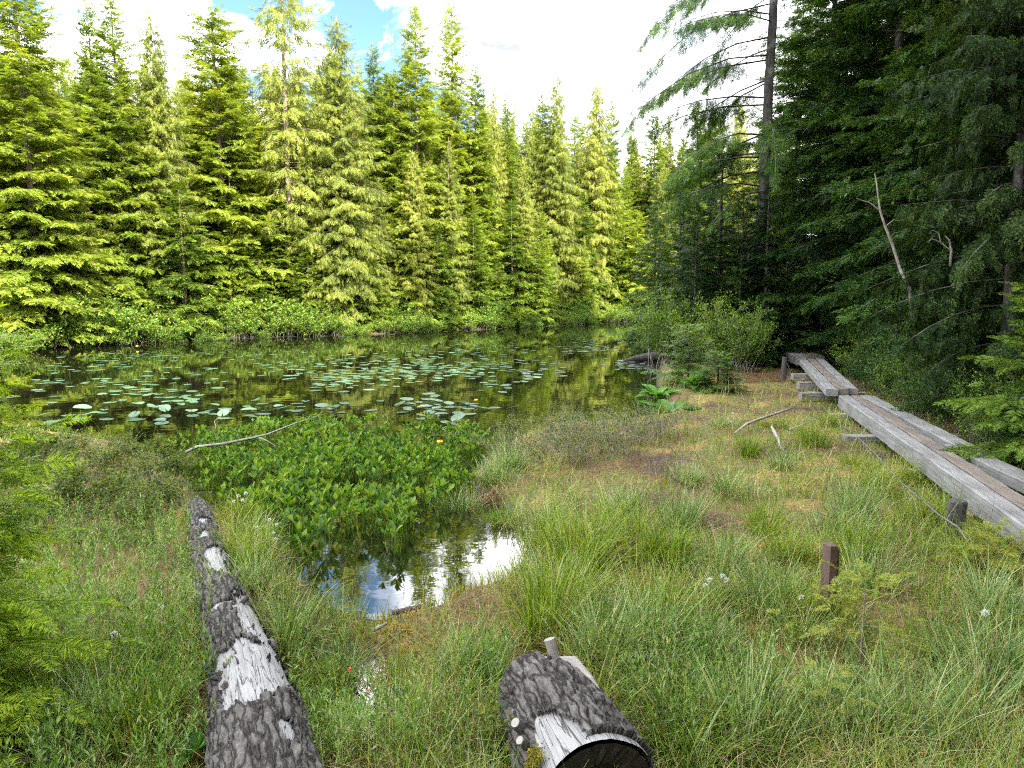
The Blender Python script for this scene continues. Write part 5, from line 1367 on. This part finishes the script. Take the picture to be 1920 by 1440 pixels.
# tufts of brown roots at the pool's right edge
mb = MB(); p = g(905, 925, 0.1)
tuft(mb, np.random.RandomState(8), p.x, p.y, 900, 0.14, 0.22, splay=1.6, w=0.005, flop=2.6)
tag(link('root_clump', mb.mesh('root_clump'), M_RED), 'reddish brown dead root clump at the upper right edge of the small pool', 'root clump')
# leaf litter at the mouth of the forest path
r_ = np.random.RandomState(14); x = r_.uniform(-1, 1, 2600); y = r_.uniform(-1, 1, 2600); c = g(1480, 645, 0.2)
mb = MB(); xx = c.x + x * 1.3; yy = c.y + 1.2 + y * 2.5
blades(mb, np.stack([xx, yy, hgt(xx, yy)], -1), r_.uniform(0, 6.28, 2600), r_.uniform(0.06, 0.4, 2600), r_.uniform(0.7, 1.5, 2600), r_.uniform(0, .8, 2600), np.full(2600, 0.016))
c2 = g(1408, 708, 0.15); xx = c2.x + x[:1400] * 0.8; yy = c2.y + y[:1400] * 0.7
blades(mb, np.stack([xx, yy, hgt(xx, yy)], -1), r_.uniform(0, 6.28, 1400), r_.uniform(0.04, 0.16, 1400), r_.uniform(0.7, 1.5, 1400), r_.uniform(0, .8, 1400), np.full(1400, 0.008))
tag(link('brown_litter', mb.mesh('brown_litter'), M_RED), 'reddish brown dead twigs and litter at the path mouth', 'litter', kind='stuff')

# skunk cabbage
def bigleaf(seed, n, ln, w, arch=1.0):
    r_ = np.random.RandomState(seed); mb = MB(); ns, nw = 8, 5
    for i in range(n):
        az = i * 2.4 + r_.uniform(-.3, .3); el = r_.uniform(0.55, 1.25); L_ = ln * r_.uniform(0.7, 1.1)
        s = np.linspace(0, 1, ns); e = el - arch * s * r_.uniform(0.7, 1.2)
        r = np.cumsum(np.cos(e)) * L_ / ns; z = np.cumsum(np.sin(e)) * L_ / ns
        wd = w * r_.uniform(.8, 1.1) * np.sin(np.pi * np.clip(s * 0.93 + 0.05, 0, 1)) ** 0.8
        V = []
        for j in range(ns):
            for k in range(nw):
                t = (k / (nw - 1) - 0.5) * 2
                off = t * wd[j] / 2; zz = z[j] + abs(t) * wd[j] * 0.22 + r_.normal(0, 0.003)
                V.append((math.cos(az) * r[j] - math.sin(az) * off, math.sin(az) * r[j] + math.cos(az) * off, zz))
        q = [(j * nw + k, j * nw + k + 1, (j + 1) * nw + k + 1, (j + 1) * nw + k) for j in range(ns - 1) for k in range(nw - 1)]
        mb.add(V, q)
    me = mb.mesh('leaves', smooth=True); me.materials.append(M_SKUNK); return me
sk = [bigleaf(1, 17, 0.50, 0.16), bigleaf(2, 10, 0.42, 0.19)]
for (px, py, k_, s, lab) in [(1252, 768, 0, 1.35, 'bright green skunk cabbage with long pointed leaves at the water edge'), (1232, 745, 0, 1.1, 'skunk cabbage behind the brightest one at the water edge'), (1305, 738, 1, 1.2, 'broad leaved skunk cabbage under the small conical spruce')]:
    p = g(px, py, 0.05); o = link('skunk_cabbage', sk[k_]); o.location = (p.x, p.y, hz(p.x, p.y)); o.scale = (s, s, s); o.rotation_euler = (0, 0, px); tag(o, lab, 'plant')
sm = bigleaf(3, 4, 0.14, 0.10, 0.8)
for (px, py, s, lab) in [(352, 1425, 1.0, 'small round leaved plant at the bottom edge left of the fallen log'), (415, 1415, 1.0, 'round leaved plant against the near end of the fallen log'), (1625, 1320, .8, 'round leaved plant in the brush below the sapling')]:
    p = g(px, py, 0.14); o = link('round_leaf_plant', sm); o.location = (p.x, p.y, hz(p.x, p.y) + .03); o.scale = (s, s, s); tag(o, lab, 'plant')

# cotton grass heads, flowers and fruit: each a thing
def puff(seed, r):
    r_ = np.random.RandomState(seed); mb = MB(); n = 260
    D = unit(r_.normal(0, 1, (n, 3))); M = frames(D, np.tile([0.1, 0.2, 1.0], (n, 1)), r_.uniform(0, 3, n))
    v, q = place(T_NARROW, M, D * 0.0 + np.array([0, 0, 0.0]), r * r_.uniform(0.6, 1.2, n)); mb.add(v, q)
    mb.tube(np.array([(0.02, 0, -0.26), (0.006, 0, -0.1), (0, 0, 0)]), 0.0016, 4, mi=1)
    me = mb.mesh('cotton_grass'); me.materials.append(M_WOOLY); me.materials.append(M_GRASS); return me
pf = [puff(1, 0.024), puff(2, 0.02)]
CG = [(447, 930, .3), (455, 938, .28), (461, 925, .3), (438, 940, .27), (520, 985, .25), (512, 1000, .22), (516, 1012, .2), (568, 1020, .15), (482, 990, .25), (505, 975, .26), (1374, 775, .24), (1370, 790, .2), (1365, 785, .2), (1376, 785, .2),
      (1330, 1088, .3), (1355, 1080, .32), (1362, 1088, .3), (1322, 1098, .28), (1848, 1150, .34), (1502, 1120, .3), (300, 1138, .25), (146, 1290, .28), (214, 1190, .3)]
for i, (px, py, z) in enumerate(CG):
    o = link('cotton_grass', pf[i % 2]); o.location = G(px, py, z); s = 0.85 if i < 18 else 1.0; o.scale = (s, s, s)
    where = 'beside the small pool and log' if px < 600 and py < 1100 else 'on the grey patch near the far bank' if py < 800 else 'in the grass left of the marker post' if 1300 < px < 1400 else None
    if where: tag(o, 'white cotton grass tuft ' + where, 'cotton grass', 'cotton grass tufts ' + where)
    else: tag(o, {1848: 'single white cotton grass tuft near the right edge', 1502: 'single pale cotton grass tuft just left of the marker post', 300: 'single pale cotton grass tuft left of the log', 146: 'drooping cotton grass tuft lower left', 214: 'big seedy cotton grass tuft left of the log'}[px], 'cotton grass')
def lily_flower():
    mb = MB(); n = 7
    for k in range(n):
        a = 2 * math.pi * k / n; c, s = math.cos(a), math.sin(a)
        pts_ = [(0.008, -0.005), (0.03, 0.004), (0.036, 0.025), (0.022, 0.042)]
        V = []
        for (r, z), w in zip(pts_, (0.006, 0.018, 0.02, 0.008)):
            V += [(c * r - s * w, s * r + c * w, z), (c * r + s * w, s * r - c * w, z)]
        mb.add(V, [(0, 1, 3, 2), (2, 3, 5, 4), (4, 5, 7, 6)])
    mb.tube(np.array([(0, 0, 0), (0, 0, 0.03)]), [0.016, 0.02], 8)
    me = mb.mesh('water_lily_flower'); me.materials.append(M_YEL); return me
lf_ = lily_flower()
for (px, py, z, s, lab) in [(825, 832, .22, 1.2, 'yellow pond lily flower standing over the buckbean bed'), (257, 650, .08, 1.2, 'yellow pond lily flower by the far shore'), (893, 752, .06, 1.0, 'orange yellow lily bud among the near pads'), (790, 762, .05, .7, 'small yellow bud at the middle lily pads')]:
    o = link('water_lily_flower', lf_); o.location = G(px, py, z); o.scale = (s, s, s); tag(o, lab, 'flower')
mb = MB(); r_ = np.random.RandomState(3)
D = unit(r_.normal(0, 1, (14, 3)) + np.array([0, 0, .6])); v, q = place(T_OVAL, frames(D, np.tile([.1, .2, 1], (14, 1))), D * 0.0, np.full(14, 0.014)); mb.add(v, q)
rl = mb.mesh('red_berry'); rl.materials.append(M_ORG)
for i, (px, py, z) in enumerate([(345, 928, .35), (308, 955, .3), (171, 881, .45), (655, 1255, .3), (690, 1295, .28), (228, 1255, .3), (430, 1385, .25), (1780, 1240, .3), (250, 950, .3), (1170, 1128, .35)]):
    o = link('red_leaf_tuft', rl); o.location = G(px, py, z); tag(o, 'small orange red leaf cluster ' + ['right of the blueberry bushes', 'left of the far end of the long log', 'among the blueberry bushes near the pond', 'above the dark little pool', 'beside the dark little pool', 'in grass left of the long log', 'by the near end of the long log', 'at the right side below the sapling', 'beneath the blueberry bushes', 'in the grass above the cut log'][i], 'leaf tuft')

# ------------------------------------------------------------------ lily pads
def pad(seed, r=1.0, up=0.0):
    r_ = np.random.RandomState(seed); n = 22; mb = MB()
    a = np.linspace(0.16, 2 * np.pi - 0.16, n)
    V = [(0.12, 0, 0.0)]
    for f in (0.55, 1.0):
        for t in a:
            rr = r * f * (1 + 0.12 * math.cos(t) ** 2 + r_.normal(0, 0.015)) * (0.92 if f == 1 else 1)
            V.append((-rr * math.cos(t) * 1.0, rr * math.sin(t) * 0.82, up * f * f * abs(math.sin(t)) * 0.55 + r_.normal(0, 0.012 if up else 0.004)))
    tri = [(0, 1 + k, 2 + k) for k in range(n - 1)]; q = [(1 + k, 1 + n + k, 2 + n + k, 2 + k) for k in range(n - 1)]
    mb.add2(V, [np.array(tri), np.array(q)])
    me = mb.mesh('lily_pad', smooth=True); me.materials.append(M_PAD); return me
pads = [pad(1), pad(2), pad(3, up=0.25), pad(4, up=0.4), pad(5)]
# clusters of pads in photo pixels: centre, spread, count
CL = [(110, 720, 70, 10, 9), (235, 725, 45, 8, 12), (300, 735, 60, 10, 10), (360, 745, 50, 8, 9), (330, 758, 60, 8, 9), (420, 775, 60, 8, 10), (500, 765, 60, 8, 9), (170, 760, 70, 10, 8), (250, 790, 80, 8, 5), (130, 790, 40, 8, 5),
      (600, 765, 50, 8, 8), (660, 720, 90, 10, 20), (650, 700, 90, 10, 22), (720, 680, 110, 12, 34), (800, 695, 110, 12, 34), (870, 690, 90, 12, 26), (780, 665, 130, 9, 26), (820, 770, 70, 12, 16), (780, 755, 50, 10, 12), (870, 760, 60, 7, 7),
      (900, 650, 120, 7, 16), (1130, 640, 70, 8, 30), (1180, 622, 50, 7, 34), (1100, 655, 80, 7, 22), (1210, 640, 20, 8, 14), (1170, 678, 40, 4, 9), (1190, 690, 35, 3, 8), (1000, 700, 60, 12, 12), (940, 720, 50, 10, 8), (980, 675, 60, 8, 10),
      (250, 670, 120, 8, 22), (450, 665, 100, 8, 14), (400, 700, 100, 12, 12), (560, 690, 60, 10, 12), (180, 690, 80, 8, 10), (830, 815, 50, 4, 3), (600, 810, 30, 3, 2)]
r_ = np.random.RandomState(31); PL = []
for (cx, cy_, sx, sy, n) in CL:
    for _ in range(int(n * (1.7 if cy_ < 730 else 1.2))):
        for tr in range(6):
            px = cx + r_.normal(0, sx * 0.62); py = cy_ + r_.normal(0, sy * 0.75)
            p = g(px, py)
            if pdist(np.array([p.x]), np.array([p.y]), pond_poly)[0] > -0.1: continue
            if any((p.x - a[0]) ** 2 + (p.y - a[1]) ** 2 < 0.035 for a in PL): continue
            PL.append((p.x, p.y)); break
for px in np.arange(150, 1260, 5.0):    # floating rim along the far shore
    q = px + r_.uniform(-3, 3); Ys = shoreY(q) - r_.uniform(0.1, 1.3) * (0.5 if q < 600 else 1)
    if r_.rand() < 0.75: PL.append(((q - 960) / FPX * Ys, Ys))
PL.sort(key=lambda t: t[1])
print('pads', len(PL))
rest = MB()
for i, (x, y) in enumerate(PL):
    s = r_.uniform(0.09, 0.155) * (1 if y < 16 else 1.0); rz = r_.rand() * 6.28; k_ = [0, 1, 4, 0, 1, 4, 2, 0, 3][r_.randint(9)] if y < 15 else [0, 1, 4][r_.randint(3)]
    tl = (r_.normal(0, 0.03), r_.normal(0, 0.03)) if y > 15 or r_.rand() < 0.6 else (r_.normal(0, 0.16), r_.normal(0, 0.16))
    z = 0.006 + (abs(tl[0]) + abs(tl[1])) * s * 0.8
    if i < 300:
        o = link('lily_pad', pads[k_]); o.location = (x, y, z); o.rotation_euler = (tl[0], tl[1], rz); o.scale = (s, s, s)
        qx, qy = proj([(x, y, 0)]); qx, qy = float(qx[0]), float(qy[0])
        if qy > 798: ar = 'among the buckbean leaves'
        elif qy > 735: ar = ('at the near left of the pond' if qx < 480 else 'behind the buckbean bed' if qx < 720 else 'in the near cluster right of the buckbean bed')
        elif qx > 1060: ar = 'in the dense band by the right bank'
        else: ar = 'in the ' + ('left' if qx < 500 else 'middle' if qx < 800 else 'right centre') + ' of the open pond, ' + ('nearer rows' if qy > 695 else 'farther rows')
        tag(o, ('tilted ' if abs(tl[0]) + abs(tl[1]) > 0.2 else 'cupped ' if k_ in (2, 3) else 'flat ') + 'lily pad ' + ar, 'lily pad', 'lily pads ' + ar)
    else:
        me = pads[k_]; v = np.empty(len(me.vertices) * 3, np.float32); me.vertices.foreach_get('co', v); v = v.reshape(-1, 3) * s
        c_, s_ = math.cos(rz), math.sin(rz); w_ = np.stack([v[:, 0] * c_ - v[:, 1] * s_ + x, v[:, 0] * s_ + v[:, 1] * c_ + y, v[:, 2] + 0.008], -1)
        n = 22
        rest.add2(w_, [np.array([(0, 1 + k, 2 + k) for k in range(n - 1)]), np.array([(1 + k, 1 + n + k, 2 + n + k, 2 + k) for k in range(n - 1)])])
if rest.n: tag(link('distant_lily_pads', rest.mesh('distant_lily_pads', smooth=True), M_PAD), 'many small floating lily pads near the far shore', 'lily pads', kind='stuff')

# archetype objects are never linked, only their meshes are shared
